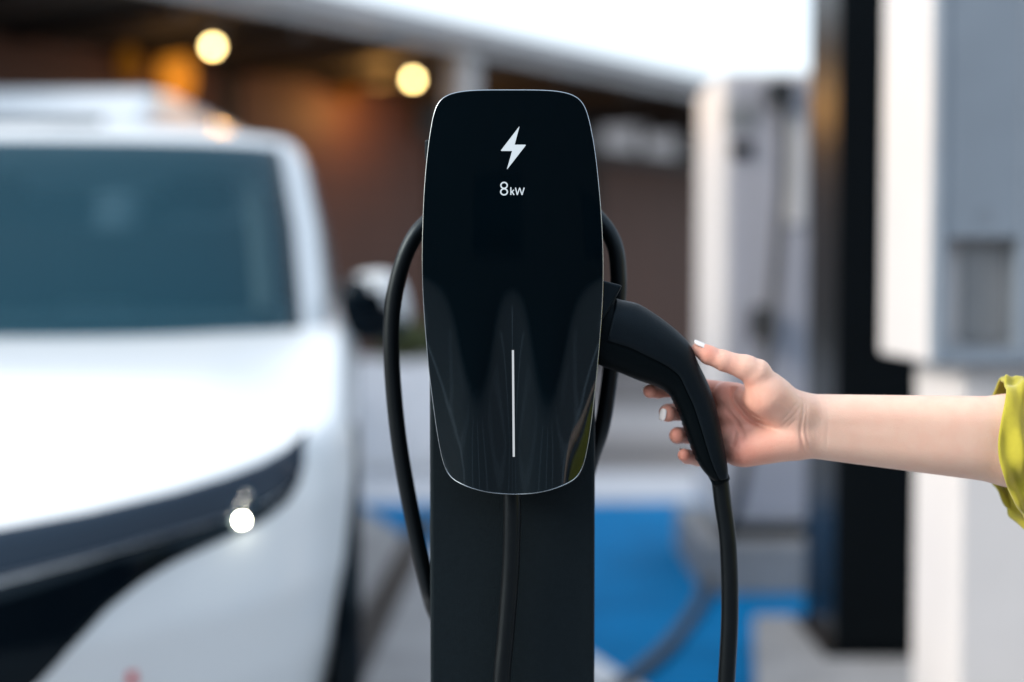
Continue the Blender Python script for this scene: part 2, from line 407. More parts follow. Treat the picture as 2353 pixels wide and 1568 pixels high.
# post
pl, pr = P(988, 1300, 1.285).x, P(1367, 1300, 1.285).x
post = CH(link('post', bm_mesh('post', box_bm((pl, 1.285, .0), (pr, 1.40, P(1180, 420, 1.29).z), .0035, 3)), M['powder'], chg))
CH(box('base_plate', (pl - .06, 1.225, .004), (pr + .06, 1.46, .016), M['powder'], chg, .003))
for sx in (pl - .035, pr + .035):
    for sy in (1.255, 1.43):
        lathe('bolt', [(0, .030), (.010, .030), (.011, .026), (.011, .016)], M['steel'], chg, 6, Matrix.Translation((sx, sy - 1.30, 0)))
# cable hook on the side of the housing, top left
CH(box('cable_hook', (P(978, 330, 1.30).x, 1.285, P(978, 372, 1.30).z), (P(1010, 330, 1.30).x, 1.315, P(978, 325, 1.30).z), M['plastic'], chg, .002))
# holster on the right side
hol = [(1340, 640), (1390, 646), (1426, 655.5), (1428, 659), (1412, 690), (1399, 712), (1374, 752), (1340, 800)]
hp = [(P(u, v, 1.245).x, P(u, v, 1.245).z) for u, v in hol]
CH(prism('holster', hp, 1.240, 1.292, M['gun_shell'], chg, axis=1, bev=.0018))
# tethered cable: one run from the box down, over the hook and to the plug
cab = [(1176, 1128, 1.262), (1177, 1180, 1.262), (1174, 1300, 1.266), (1163, 1450, 1.266), (1153, 1568, 1.264), (1140, 1850, 1.262), (1120, 2200, 1.264), (1060, 2480, 1.29), (960, 2560, 1.33), (900, 2420, 1.40), (930, 2050, 1.43),
       (1030, 1700, 1.43), (1020, 1480, 1.42), (992, 1385, 1.385), (978, 1330, 1.36), (943, 1166, 1.345), (916, 1009, 1.338), (901, 852, 1.335), (900, 740, 1.335), (912, 650, 1.335), (941, 565, 1.335), (985, 508, 1.337), (1080, 440, 1.345), (1180, 415, 1.345), (1290, 440, 1.345),
       (1372, 500, 1.337), (1411, 560, 1.335), (1421, 630, 1.335), (1419, 700, 1.337), (1409, 800, 1.34), (1397, 900, 1.342), (1382, 985, 1.345), (1352, 1080, 1.37), (1300, 1300, 1.425), (1300, 1700, 1.43), (1370, 2150, 1.38), (1480, 2330, 1.33), (1590, 2200, 1.30), (1650, 1850, 1.285),
       (1669, 1568, 1.280), (1677, 1400, 1.278), (1673, 1250, 1.277), (1660, 1150, 1.276), (1653, 1090, 1.275)]
cp = spline([P(*c) for c in cab], 8)
CH(tube('charging_cable', cp, lambda t: .0078, M['cable'], chg, n=16))

# ================================================================ CHARGING PLUG
YG = 1.268
plug = thing('charging_plug', 'black charging plug with curved handle held in the hand beside the charger', 'plug', P(1600, 900, YG))
po = plug.location.copy()
sec = [((1350, 664), (1318, 822), 23), ((1398, 678), (1362, 834), 24.5), ((1424, 688.5), (1390, 845), 25), ((1465, 698), (1428, 859), 25), ((1503, 720), (1464, 874), 24.5), ((1540, 747), (1500, 886), 23.5), ((1566, 770), (1524, 897), 22.5), ((1585, 792), (1540, 911), 21.5),
       ((1603, 833), (1551, 932), 20.5), ((1622, 872), (1562, 955), 19.5), ((1637, 910), (1571, 982), 19), ((1649, 955), (1583, 1015), 18.5), ((1659, 1003), (1597, 1050), 17.5), ((1667, 1048), (1611, 1076), 16), ((1671.5, 1080), (1625, 1093), 13.5), ((1671.5, 1096), (1637, 1104), 11)]
tops = spline([P(a[0], a[1], YG) for a, b, w in sec], 5); bots = spline([P(b[0], b[1], YG) for a, b, w in sec], 5)
ws = [interp(k / 5, range(len(sec)), [s_[2] for s_ in sec]) * .001 for k in range(len(tops))]
def sweep(name, a0, a1, n, m, off, extra=None, ribs=False, k0=0, k1=None):
    V, F = [], []; rows = range(k0, k1 or len(tops))
    for r_, k in enumerate(rows):
        T, B, w = tops[k], bots[k], ws[k]; c = (T + B) / 2; h = (T - B) / 2; hl = h.length + off; hd = h.normalized()
        for j in range(n + 1):
            a = a0 + (a1 - a0) * j / n; cx, sx = math.cos(a), math.sin(a)
            e = 2 / 2.7; ux = math.copysign(abs(cx) ** e, cx); uy = math.copysign(abs(sx) ** e, sx)
            d_ = 0
            if ribs and 36 <= k <= 62 and abs(sx) < .75 and cx < 0: d_ = .0007 * (k % 2)
            p = c + hd * ux * (hl + d_) + Vector((0, 1, 0)) * uy * (w + off)
            V.append(p - po)
    nr = len(list(rows))
    F = grid_faces(nr, n + 1)
    if abs(a1 - a0) > 6.2: F.append(tuple(range(n + 1))); F.append(tuple((nr - 1) * (n + 1) + j for j in range(n + 1)))
    return V, F
SEAM = 1.72
V, F = sweep('c', 0, 2 * math.pi, 40, None, -.0011)
link('core', mesh('core', V, F, True), M['gun_grip'], plug)
V, F = sweep('s', -SEAM + .02, SEAM - .02, 30, None, 0, k0=8)
sh = link('shell', mesh('shell', V, F, True), M['gun_shell'], plug)
V, F = sweep('g', SEAM + .035, 2 * math.pi - SEAM - .035, 26, None, -.0002, ribs=True)
link('grip', mesh('grip', V, F, True), M['gun_grip'], plug)
for o in (sh,):
    mo = o.modifiers.new('t', 'SOLIDIFY'); mo.thickness = .001; mo.offset = -1
b0 = tops[-1].lerp(bots[-1], .5) - po; dn = (b0 - (tops[-4].lerp(bots[-4], .5) - po)).normalized()
tube('strain_relief', [b0 - dn * .006, b0 + dn * .002, b0 + dn * .004], lambda t: .0088 - .0008 * t, M['gun_grip'], plug, n=18)

# ================================================================ SDF tools for the figure
def sdf_mesh(name, lo, hi, h, prims, post=None):
    lo = np.array(lo, float); n = [int(math.ceil((hi[i] - lo[i]) / h)) + 1 for i in range(3)]
    ax = [lo[i] + h * np.arange(n[i]) for i in range(3)]
    D = np.full(n, .05, np.float32)
    for pr in prims:
        a, b, ra, rb, k = np.array(pr[0]), np.array(pr[1]), pr[2], pr[3], pr[4]
        sc = pr[5] if len(pr) > 5 else (1, 1, 1)
        pad = max(ra, rb) * max(1 / min(sc), 1) + k + .012
        mn, mx = np.minimum(a, b) - pad, np.maximum(a, b) + pad
        I = [slice(max(0, int((mn[i] - lo[i]) / h)), min(n[i], int((mx[i] - lo[i]) / h) + 2)) for i in range(3)]
        if any(s.stop <= s.start for s in I): continue
        X, Y, Z = np.meshgrid(ax[0][I[0]], ax[1][I[1]], ax[2][I[2]], indexing='ij', sparse=True)
        s = np.array(sc); A = a * s; B = b * s; ba = B - A; L2 = max(float(ba @ ba), 1e-12)
        px, py, pz = X * s[0] - A[0], Y * s[1] - A[1], Z * s[2] - A[2]
        t = np.clip((px * ba[0] + py * ba[1] + pz * ba[2]) / L2, 0, 1)
        d = (np.sqrt((px - t * ba[0]) ** 2 + (py - t * ba[1]) ** 2 + (pz - t * ba[2]) ** 2) - (ra + (rb - ra) * t)) / max(s)
        d = d.astype(np.float32); cur = D[I[0], I[1], I[2]]
        if k > 0:
            hh = np.maximum(k - np.abs(cur - d), 0) / k; D[I[0], I[1], I[2]] = np.minimum(cur, d) - hh * hh * k * .25
        else: D[I[0], I[1], I[2]] = np.minimum(cur, d)
    if post is not None: post(D, ax)
    neg = D < 0
    c = [neg[i:n[0] - 1 + i, j:n[1] - 1 + j, l:n[2] - 1 + l] for i in (0, 1) for j in (0, 1) for l in (0, 1)]
    cnt = sum(x.astype(np.int8) for x in c); act = (cnt > 0) & (cnt < 8)
    idx = -np.ones(act.shape, np.int64); w = np.argwhere(act); idx[act] = np.arange(len(w))
    acc = np.zeros((len(w), 3)); num = np.zeros(len(w))
    cor = [(i, j, l) for i in (0, 1) for j in (0, 1) for l in (0, 1)]
    val = {q: D[w[:, 0] + q[0], w[:, 1] + q[1], w[:, 2] + q[2]] for q in cor}
    for q in cor:
        for ax_ in range(3):
            if q[ax_]: continue
            q2 = list(q); q2[ax_] = 1; q2 = tuple(q2); v0, v1 = val[q], val[q2]
            s_ = (v0 < 0) != (v1 < 0); t = np.where(s_, v0 / np.where(s_, v0 - v1, 1), 0)
            pt = np.tile(np.array(q, float), (len(w), 1)); pt[:, ax_] += t; acc += pt * s_[:, None]; num += s_
    V = lo + h * (w + acc / num[:, None]); quads = []
    for ax_ in range(3):
        b_, c_ = [(1, 2), (2, 0), (0, 1)][ax_]
        s0 = [slice(None)] * 3; s1 = [slice(None)] * 3; s0[ax_] = slice(0, n[ax_] - 1); s1[ax_] = slice(1, n[ax_])
        A_, B_ = neg[tuple(s0)], neg[tuple(s1)]; e = np.argwhere(A_ != B_)
        e = e[(e[:, b_] > 0) & (e[:, c_] > 0) & (e[:, b_] < n[b_] - 1) & (e[:, c_] < n[c_] - 1)]
        fl = A_[e[:, 0], e[:, 1], e[:, 2]]
        def at(db, dc):
            q = e.copy(); q[:, b_] -= db; q[:, c_] -= dc; return idx[q[:, 0], q[:, 1], q[:, 2]]
        Q = np.stack([at(1, 1), at(0, 1), at(0, 0), at(1, 0)], 1); Q[~fl] = Q[~fl][:, ::-1]; quads.append(Q)
    Q = np.concatenate(quads); Q = Q[(Q >= 0).all(1)]
    me = bpy.data.meshes.new(name); me.from_pydata(V.tolist(), [], Q.tolist()); me.update(); me.shade_smooth()
    return me, V

# ================================================================ PERSON
def H(u, v, Y, r=None): return tuple(P(u, v, Y))
pers = thing('person', 'person in a rolled-up yellow-green sleeve reaching in from the right to hold the plug', 'person', (.74, 1.09, 0))
mm = .001
K = 7 * mm; kf = 2.2 * mm
hand = []
def cap(a, b, ra, rb, k=K, sc=None):
    hand.append((H(*a), H(*b), ra * mm, rb * mm, k) + ((sc,) if sc else ()))
# forearm to elbow
cap((1842, 954, 1.276), (2330, 985, 1.284), 19, 29, 10 * mm); cap((1842, 1002, 1.277), (2330, 1038, 1.284), 19, 30, 10 * mm)
cap((2330, 985, 1.284), (2520, 1005, 1.292), 29, 36, 12 * mm); cap((2330, 1038, 1.284), (2520, 1030, 1.292), 30, 36, 12 * mm)
# palm block: metacarpals
cap((1845, 950, 1.277), (1668, 906, 1.287), 15.5, 11.5); cap((1845, 968, 1.279), (1672, 950, 1.289), 15.5, 11.5)
cap((1845, 990, 1.279), (1678, 998, 1.288), 15.5, 11.5); cap((1845, 1008, 1.277), (1690, 1040, 1.286), 15.5, 11.5)
# hypothenar and thenar pads
cap((1822, 1010, 1.272), (1712, 1034, 1.275), 17.5, 15.2, 9 * mm); cap((1830, 945, 1.268), (1768, 907, 1.262), 16.5, 17.5, 9 * mm); cap((1768, 907, 1.262), (1738, 866, 1.259), 17, 13, 8 * mm)
cap((1790, 940, 1.268), (1745, 922, 1.268), 14, 13, 8 * mm)
# thumb
cap((1740, 856, 1.258), (1712, 844, 1.257), 12.2, 10.8, 4 * mm)
cap((1716, 846, 1.257), (1662, 829, 1.258), 10.8, 9.0, 3 * mm); cap((1662, 829, 1.258), (1628, 816, 1.260), 8.9, 8.2, 3 * mm); cap((1628, 816, 1.260), (1606, 803, 1.262), 8.0, 6.6, 3 * mm)
# fingers pass behind the handle, tips come round its left side
def finger(pts):
    for (a, b) in zip(pts[:-1], pts[1:]): cap(a[:3], b[:3], a[3], b[3], kf)
finger([(1690, 905, 1.290, 10), (1610, 893, 1.303, 9), (1545, 893, 1.303, 8), (1512, 897, 1.292, 7.3), (1494, 899, 1.281, 6.4)])
finger([(1690, 950, 1.292, 10), (1620, 944, 1.304, 9), (1560, 946, 1.304, 8.2), (1535, 949, 1.290, 7.8), (1534, 950, 1.276, 7.6)])
finger([(1692, 998, 1.291, 9.8), (1635, 997, 1.302, 8.6), (1580, 1000, 1.302, 7.6), (1557, 1001, 1.289, 7.2), (1556, 1001, 1.278, 6.9)])
finger([(1700, 1040, 1.287, 9), (1650, 1046, 1.296, 7.6), (1605, 1054, 1.296, 6.8), (1580, 1050, 1.286, 6.3), (1572, 1046, 1.277, 5.8)])
# folds in the palm and wrist
C7 = lambda cx, cy: (1350 + cx * .348, 603 + cy * .348)
folds = [([C7(1018, 792), C7(985, 850), C7(985, 910), C7(1030, 985), C7(1090, 1045), C7(1165, 1085), C7(1240, 1105)], 3.2, 2.4),
         ([C7(1000, 905), C7(1045, 960), C7(1120, 1020), C7(1185, 1050)], 1.1, 1.5),
         ([C7(880, 965), C7(945, 1000), C7(1000, 1060), C7(1040, 1140), C7(1030, 1210)], 1.2, 1.8),
         ([C7(950, 880), C7(985, 980), C7(1040, 1060)], .7, 1.4),
         ([C7(1000, 1100), C7(980, 1180), C7(960, 1230)], .7, 1.5),
         ([C7(1412, 870), C7(1410, 960), C7(1398, 1060), C7(1400, 1150), C7(1420, 1230), C7(1450, 1285)], .9, 1.4),
         ([C7(1440, 880), C7(1432, 1000), C7(1430, 1110), C7(1455, 1210), C7(1480, 1280)], .6, 1.2),
         ([C7(1575, 900), C7(1580, 1050), C7(1572, 1200), C7(1590, 1280)], .2, 1.5),
         ([C7(1270, 1090), C7(1340, 1010), C7(1395, 930)], .45, 1.6), ([C7(1260, 1060), C7(1320, 980), C7(1380, 905)], .4, 1.5), ([C7(1310, 1090), C7(1370, 1020)], .4, 1.5),
         ([C7(850, 570), C7(862, 590), C7(870, 610)], .5, 1.5), ([C7(842, 672), C7(850, 690), C7(865, 705)], .5, 1.6), ([C7(1090, 630), C7(1130, 650)], .3, 1.5)]
ridges = [([(1880, 960), (1930, 962), (2000, 968)], .35, 4.5), ([(1885, 988), (1940, 991), (2060, 1003)], .3, 5), ([(1640, 905), (1690, 940)], .4, 4)]
def crease(D, ax):
    Xg, Zg = np.meshgrid(ax[0], ax[2], indexing='ij')
    add = np.zeros_like(Xg)
    for pts, dep, wid in folds:
        pl_ = [P(u, v, 1.262) for u, v in pts]; pl_ = spline(pl_, 5)
        best = np.full_like(Xg, 1e9); tt = np.zeros_like(Xg); m_ = len(pl_) - 1
        for k in range(m_):
            a, b = pl_[k], pl_[k + 1]; bx, bz = b.x - a.x, b.z - a.z; L2 = bx * bx + bz * bz + 1e-12
            t = np.clip(((Xg - a.x) * bx + (Zg - a.z) * bz) / L2, 0, 1); d = np.hypot(Xg - a.x - t * bx, Zg - a.z - t * bz)
            tt = np.where(d < best, (k + t) / m_, tt); best = np.minimum(best, d)
        fade = np.clip(np.minimum(tt, 1 - tt) * 5, 0.15, 1)
        add = np.maximum(add, dep * mm * 1.25 * np.exp(-(best / (wid * mm)) ** 2) * fade)
    ymask = (ax[1] < 1.279).astype(np.float32)
    for pts, dep, wid in ridges:
        pl_ = spline([P(u, v, 1.262) for u, v in pts], 5); best = np.full_like(Xg, 1e9); x0_, x1_ = min(p.x for p in pl_) - .012, max(p.x for p in pl_) + .012
        for a, b in zip(pl_[:-1], pl_[1:]):
            bx, bz = b.x - a.x, b.z - a.z; L2 = bx * bx + bz * bz + 1e-12
            t = np.clip(((Xg - a.x) * bx + (Zg - a.z) * bz) / L2, 0, 1); best = np.minimum(best, np.hypot(Xg - a.x - t * bx, Zg - a.z - t * bz))
        add = add - dep * mm * np.exp(-(best / (wid * mm)) ** 2) * np.clip(np.minimum(Xg - x0_, x1_ - Xg) / .035, 0, 1)
    D += (add[:, None, :] * ymask[None, :, None]).astype(np.float32)
lo = P(1460, 1110, 1.28); 
arm_me, armV = sdf_mesh('arm', (P(1465, 900, 1.28).x, 1.232, P(1700, 1160, 1.28).z), (P(2560, 900, 1.29).x, 1.335, P(1700, 755, 1.28).z), 1.0 * mm, hand, crease)
bmx = bmesh.new(); bmx.from_mesh(arm_me)
for _ in range(1): bmesh.ops.smooth_vert(bmx, verts=bmx.verts, factor=.35, use_axis_x=True, use_axis_y=True, use_axis_z=True)
# rest of the body (outside the frame), coarser, joined into the same mesh
def body_mesh():
    pr = [((.745, 1.09, 1.50), (.725, 1.09, 1.47), .078, .070, .02, (1, 1, .86)), ((.70, 1.09, 1.43), (.70, 1.09, 1.415), .05, .035, .02),
          ((.76, 1.09, 1.40), (.77, 1.09, 1.28), .05, .058, .03), ((.645, 1.09, 1.475), (.628, 1.09, 1.455), .010, .014, .012),
          ((.67, 1.065, 1.43), (.67, 1.115, 1.43), .012, .012, .01), ((.675, 1.06, 1.49), (.675, 1.12, 1.49), .015, .015, .01),
          ((.745, 1.012, 1.485), (.75, 1.010, 1.455), .014, .010, .008), ((.745, 1.168, 1.485), (.75, 1.170, 1.455), .014, .010, .008),
          ((.77, 1.09, 1.24), (.77, 1.09, 1.0), .12, .10, .04, (1, .75, 1)),
          (tuple(P(2500, 1015, 1.292)), (.72, 1.268, 1.25), .036, .045, .02), ((.72, 1.268, 1.25), (.77, 1.12, 1.26), .045, .06, .03),
          ((.77, .91, 1.25), (.77, 1.05, 1.26), .045, .06, .03), ((.77, .91, 1.25), (.80, .87, .98), .043, .036, .02), ((.80, .87, .98), (.74, .87, .76), .034, .024, .02),
          ((.74, .87, .74), (.73, .87, .67), .026, .018, .015, (1, 1.6, 1)), ((.715, .885, .74), (.70, .885, .69), .010, .008, .008)]
    return sdf_mesh('b', (.55, .80, .6), (.95, 1.36, 1.62), 5 * mm, pr)[0]
bme = body_mesh(); bmx.from_mesh(bme)
fin = bpy.data.meshes.new('body'); bmx.to_mesh(fin); bmx.free(); fin.shade_smooth()
fl = fin.attributes.new('flush', 'FLOAT', 'POINT'); co = np.empty(len(fin.vertices) * 3, np.float32); fin.vertices.foreach_get('co', co); co = co.reshape(-1, 3)
spots = [((1680, 960), .038, .78), ((1700, 1040), .030, .85), ((1740, 1030), .03, .66), ((1800, 1030), .026, .45), ((1650, 900), .032, .85), ((1500, 898), .018, .8), ((1535, 950), .018, .8), ((1555, 1000), .016, .95), ((1575, 1048), .018, .95), ((1615, 815), .02, .75), ((1655, 835), .016, .4), ((1705, 880), .012, .6)]
val = np.zeros(len(co), np.float32) + .06
for (u, v), rad, amp in spots:
    p = P(u, v, 1.27); d = np.hypot(co[:, 0] - p.x, co[:, 2] - p.z); val = np.maximum(val, amp * np.exp(-(d / rad) ** 2))
fl.data.foreach_set('value', np.clip(val, 0, 1))
body = link('body', fin, M['skin'], pers); body.location = -pers.location
def PL(o): o.location = -pers.location; return o
def nail(u, v, Y, du, dv, nrm, ln, wd, lift=0, name='nail'):
    """small curved plate"""
    c = P(u, v, Y); d = Vector((du, 0, -dv)).normalized(); n_ = Vector(nrm).normalized(); n_ = (n_ - d * n_.dot(d)).normalized(); s = d.cross(n_); c = c + n_ * lift
    V = []; a, b = 9, 9
    for i in range(a):
        for j in range(b):
            s_, t_ = -1 + 2 * i / (a - 1), -1 + 2 * j / (b - 1)
            m_ = max(abs(s_), abs(t_), 1e-6); k = m_ / ((abs(s_) ** 3.2 + abs(t_) ** 3.2) ** (1 / 3.2)) if m_ > 1e-5 else 1; s_, t_ = s_ * k, t_ * k
            V.append(c + d * s_ * ln / 2 + s * t_ * wd / 2 - n_ * (t_ * t_ * wd * .14 + s_ * s_ * ln * .05))
    o = link(name, mesh(name, V, grid_faces(a, b), True), M['nail'], pers); PL(o)
    mo = o.modifiers.new('t', 'SOLIDIFY'); mo.thickness = .0007; mo.offset = 0
nail(1607, 805, 1.2615, -1, -.47, (.34, -.48, .95), .0160, .0092, .0070)
nail(1533, 954, 1.2755, .2, -1, (-.66, -.75, 0), .0110, .0070, .0077)
nail(1487, 895, 1.2835, -.9, -.2, (-.5, .5, .6), .009, .008)
nail(1548, 999, 1.2805, .1, -1, (-.95, .3, 0), .009, .0075)
nail(1563, 1041, 1.2805, -.3, -1, (-.9, .35, .4), .008, .0065)
# sleeve with rolled cuff
def sleeve():
    cuff_c = Vector(P(2300, 1030, 1.285)); elbow = Vector(P(2500, 1025, 1.292)); sho = Vector((.725, 1.262, 1.262)); inn = Vector((.77, 1.18, 1.27))
    path = spline([cuff_c, Vector(P(2400, 1035, 1.287)), elbow, elbow.lerp(sho, .45) + Vector((.012, 0, -.012)), sho, inn], 14)
    V = []; n = 72; m_ = len(path)
    for i, p in enumerate(path):
        t = (path[min(i + 1, m_ - 1)] - path[max(0, i - 1)]).normalized()
        up = Vector((0, 0, 1)); up = (up - t * up.dot(t)).normalized(); sd = t.cross(up)
        f = i / (m_ - 1); rz = interp(f, [0, .2, .4, .7, 1], [.061, .063, .066, .066, .085]); ry = interp(f, [0, .2, .4, .7, 1], [.050, .052, .058, .064, .085])
        s_arc = i * .0065
        for k in range(n):
            a = 2 * math.pi * k / n; c, s = math.cos(a), math.sin(a)
            fold = .0030 * math.sin(9 * a + 60 * s_arc + 2 * math.sin(3 * a)) + .0036 * math.sin(140 * s_arc + 3.2 * math.sin(a + .6) + 1.5 * math.sin(2 * a)) * (1 if i > 3 else .35) + .0016 * math.sin(5 * a - 210 * s_arc)
            cuf = .0038 * (1 - sstep(.034, .038, s_arc))
            shear = (.055 * max(0, -c) ** 1.5 * max(0, 1 - f * 4.5) - .034 * max(0, s) * max(0, 1 - f * 3))       # the opening slants: top reaches further to the hand
            sag = Vector((0, 0, -.010 * (1 - c) / 2)) if f < .5 else Vector()
            V.append(p + up * c * (rz + fold + cuf) + sd * s * (ry + fold + cuf) + t * shear * .65 + sag)
    F = [(i * n + k, i * n + (k + 1) % n, (i + 1) * n + (k + 1) % n, (i + 1) * n + k) for i in range(m_ - 1) for k in range(n)]
    o = PL(link('sleeve', mesh('sleeve', V, F, True), M['shirt'], pers))
    mo = o.modifiers.new('t', 'SOLIDIFY'); mo.thickness = .0035; mo.offset = -1
    ms = o.modifiers.new('s', 'SUBSURF'); ms.levels = 1; ms.render_levels = 1
    st = [V[6 * n + k] for k in range(n)]
    return o
sleeve()
torso = [((.775, 1.16, 1.25), (.775, 1.02, 1.25), .082, .082, .05), ((.775, 1.09, 1.22), (.785, 1.09, 1.0), .108, .098, .05, (1, .70, 1)), ((.785, 1.09, 1.0), (.785, 1.09, .86), .098, .118, .05, (1, .72, 1)),
         ((.77, .91, 1.25), (.795, .875, 1.06), .062, .055, .03), ((.768, 1.09, 1.315), (.77, 1.09, 1.30), .068, .08, .02)]
PL(link('shirt', sdf_mesh('shirt', (.55, .78, .70), (1.0, 1.36, 1.40), 5 * mm, torso)[0], M['shirt'], pers))
legs = [((.79, 1.14, .86), (.79, 1.04, .86), .10, .10, .04), ((.79, 1.175, .82), (.78, 1.18, .48), .088, .062, .02), ((.78, 1.18, .48), (.80, 1.18, .09), .062, .05, .02), ((.79, 1.005, .82), (.82, 1.0, .48), .088, .062, .02), ((.82, 1.0, .48), (.84, 1.0, .09), .062, .05, .02)]
PL(link('trousers', sdf_mesh('trousers', (.60, .82, .05), (1.0, 1.36, 1.02), 6 * mm, legs)[0], M['trouser'], pers))
for sx, sy in ((.79, 1.18), (.83, 1.0)):
    PL(link('shoe', sdf_mesh('shoe', (sx - .24, sy - .08, .0), (sx + .12, sy + .08, .16), 5 * mm, [((sx + .03, sy, .045), (sx - .15, sy, .038), .040, .034, .02), ((sx + .01, sy, .09), (sx + .01, sy, .05), .045, .045, .03)])[0], M['shoe'], pers))
for ey in (1.062, 1.118):
    bm = bmesh.new(); bmesh.ops.create_uvsphere(bm, u_segments=14, v_segments=10, radius=.011)
    for v_ in bm.verts: v_.co += Vector((.668, ey, 1.478))
    PL(link('eye', bm_mesh('eye', bm, True), M['nail'], pers))
    bm = bmesh.new(); bmesh.ops.create_uvsphere(bm, u_segments=12, v_segments=8, radius=.0055)
    for v_ in bm.verts: v_.co += Vector((.6605, ey, 1.478))
    PL(link('iris', bm_mesh('iris', bm, True), M['hair'], pers))
    PL(tube('eyebrow', spline([Vector((.664, ey - .018, 1.497)), Vector((.660, ey, 1.502)), Vector((.664, ey + .018, 1.497))], 4), .003, M['hair'], pers, n=6))
PL(tube('lips', spline([Vector((.664, 1.068, 1.428)), Vector((.655, 1.09, 1.430)), Vector((.664, 1.112, 1.428))], 4), .005, mat('lip', (.45, .15, .13), .4), pers, n=8))
hairp = [((.765, 1.09, 1.535), (.755, 1.09, 1.52), .082, .078, .03), ((.79, 1.09, 1.52), (.81, 1.09, 1.36), .075, .05, .03), ((.79, 1.04, 1.50), (.80, 1.04, 1.36), .05, .03, .02), ((.79, 1.14, 1.50), (.80, 1.14, 1.36), .05, .03, .02)]
PL(link('hair', sdf_mesh('hair', (.60, .93, 1.28), (.95, 1.25, 1.66), 5 * mm, hairp)[0], M['hair'], pers))

# ================================================================ WHITE CAR
YAW = R(6.4); CO = Vector((-1.19, 2.36, .004))
car = thing('white_suv', 'white sport utility car with slim dark headlamp, parked left of the charger', 'car', CO, YAW)
Rz = Matrix.Rotation(YAW, 3, 'Z')
LF, NF, CLEN = .74, 2.5, 4.5
fs = [0, .12, .3, .55, .8, .93, 1.0]
Wf = [.845, .885, .91, .93, .925, .912, .89]
Ff = [.10, .05, .02, 0, .02, .05, .085]
def zs(x, y):
    return .685 + .165 * min(1, abs(x) / .93) ** 1.5 * (1 - sstep(1.0, 1.6, y) * .0) + .175 * sstep(.35, 1.75, y) + .02 * sstep(1.8, 3.5, y)
def front_y(x, z, off=0):
    x = abs(x); zz = zs(x, .1 + .4 * (x / .93) ** 4); f = min(1, max(0, (z - .22) / (zz - .22)))
    W = interp(f, fs, Wf) + off; fy = interp(f, fs, Ff) - off; r_ = min(.9999, x / W)
    return LF - (LF - fy) * (1 - r_ ** NF) ** (1 / NF), r_
def half_outline():
    pts = []
    for k in range(25):
        a = (math.pi / 2) * (k / 24) ** .9; pts.append(('f', a))
    for k in range(1, 70): pts.append(('s', LF + (CLEN - .5 - LF) * k / 70))
    for k in range(0, 17): pts.append(('r', (math.pi / 2) * (1 - k / 16)))
    return pts
HO = half_outline()
def ring_pt(q, W, fy):
    if q[0] == 'f':
        sx = math.sin(q[1]) ** (2 / NF); cy = max(0, math.cos(q[1])) ** (2 / NF); return W * sx, LF - (LF - fy) * cy
    if q[0] == 's': return W, q[1]
    sx = math.sin(q[1]) ** (2 / 3.2); cy = max(0, math.cos(q[1])) ** (2 / 3.2); return W * sx, CLEN - .5 + (.5 - fy * .5) * cy
WHEELS = ((.88, .365), (3.62, .365)); WR = .365
def body_rows():
    rows = []
    for j in range(29):
        f = j / 28; W, fy = interp(f, fs, Wf), interp(f, fs, Ff); row = []
        for q in HO:
            x, y = ring_pt(q, W, fy); zz = zs(x, y); row.append(Vector((x, y, .22 + f * (zz - .22))))
        rows.append(row)
    top = rows[-1]
    for g in (.02, .05, .09, .14, .2, .26, .3, .34, .38, .45, .55, .7, .85, 1.0):
        row = []
        for p in top:
            r_ = 1 - g; cr = interp(r_, [0, .64, .68, .74, .92, 1], [.052, .048, .045, .036, .010, 0]) * sstep(.05, .7, p.y) * (1 - sstep(.5, 2.2, p.y)) - .050 * (1 - r_ ** 3) * sstep(.5, 2.3, p.y) * (p.y < 2.6) + .004 * (1 - (1 - g) ** 4)
            row.append(Vector((p.x * r_, p.y + .03 * sstep(.3, .05, p.y) * g, zs(p.x, p.y) + cr + (zs(0, p.y) - zs(p.x, p.y)) * g * sstep(.9, .1, p.y))))
        rows.append(row)
    return rows
rows = body_rows(); V, F = [], []; nr, nc = len(rows), len(HO)
for s in (1, -1):
    b = len(V)
    for row in rows: V += [Vector((p.x * s, p.y, p.z)) for p in row]
    for i in range(nr - 1):
        for j in range(nc - 1):
            q = [b + i * nc + j, b + i * nc + j + 1, b + (i + 1) * nc + j + 1, b + (i + 1) * nc + j]
            c = sum((V[k] for k in q), Vector()) / 4
            if i < 28 and any((c.y - wy) ** 2 + (c.z - wz) ** 2 < (WR + .05) ** 2 for wy, wz in WHEELS) and abs(c.x) > .6: continue
            F.append(q if s > 0 else q[::-1])
bme = mesh('body_shell', V, F, True); bmx = bmesh.new(); bmx.from_mesh(bme); bmesh.ops.remove_doubles(bmx, verts=bmx.verts, dist=.0008); bmesh.ops.recalc_face_normals(bmx, faces=bmx.faces); bmx.to_mesh(bme); bmx.free(); bme.shade_smooth()
link('body_shell', bme, M['car_white'], car)
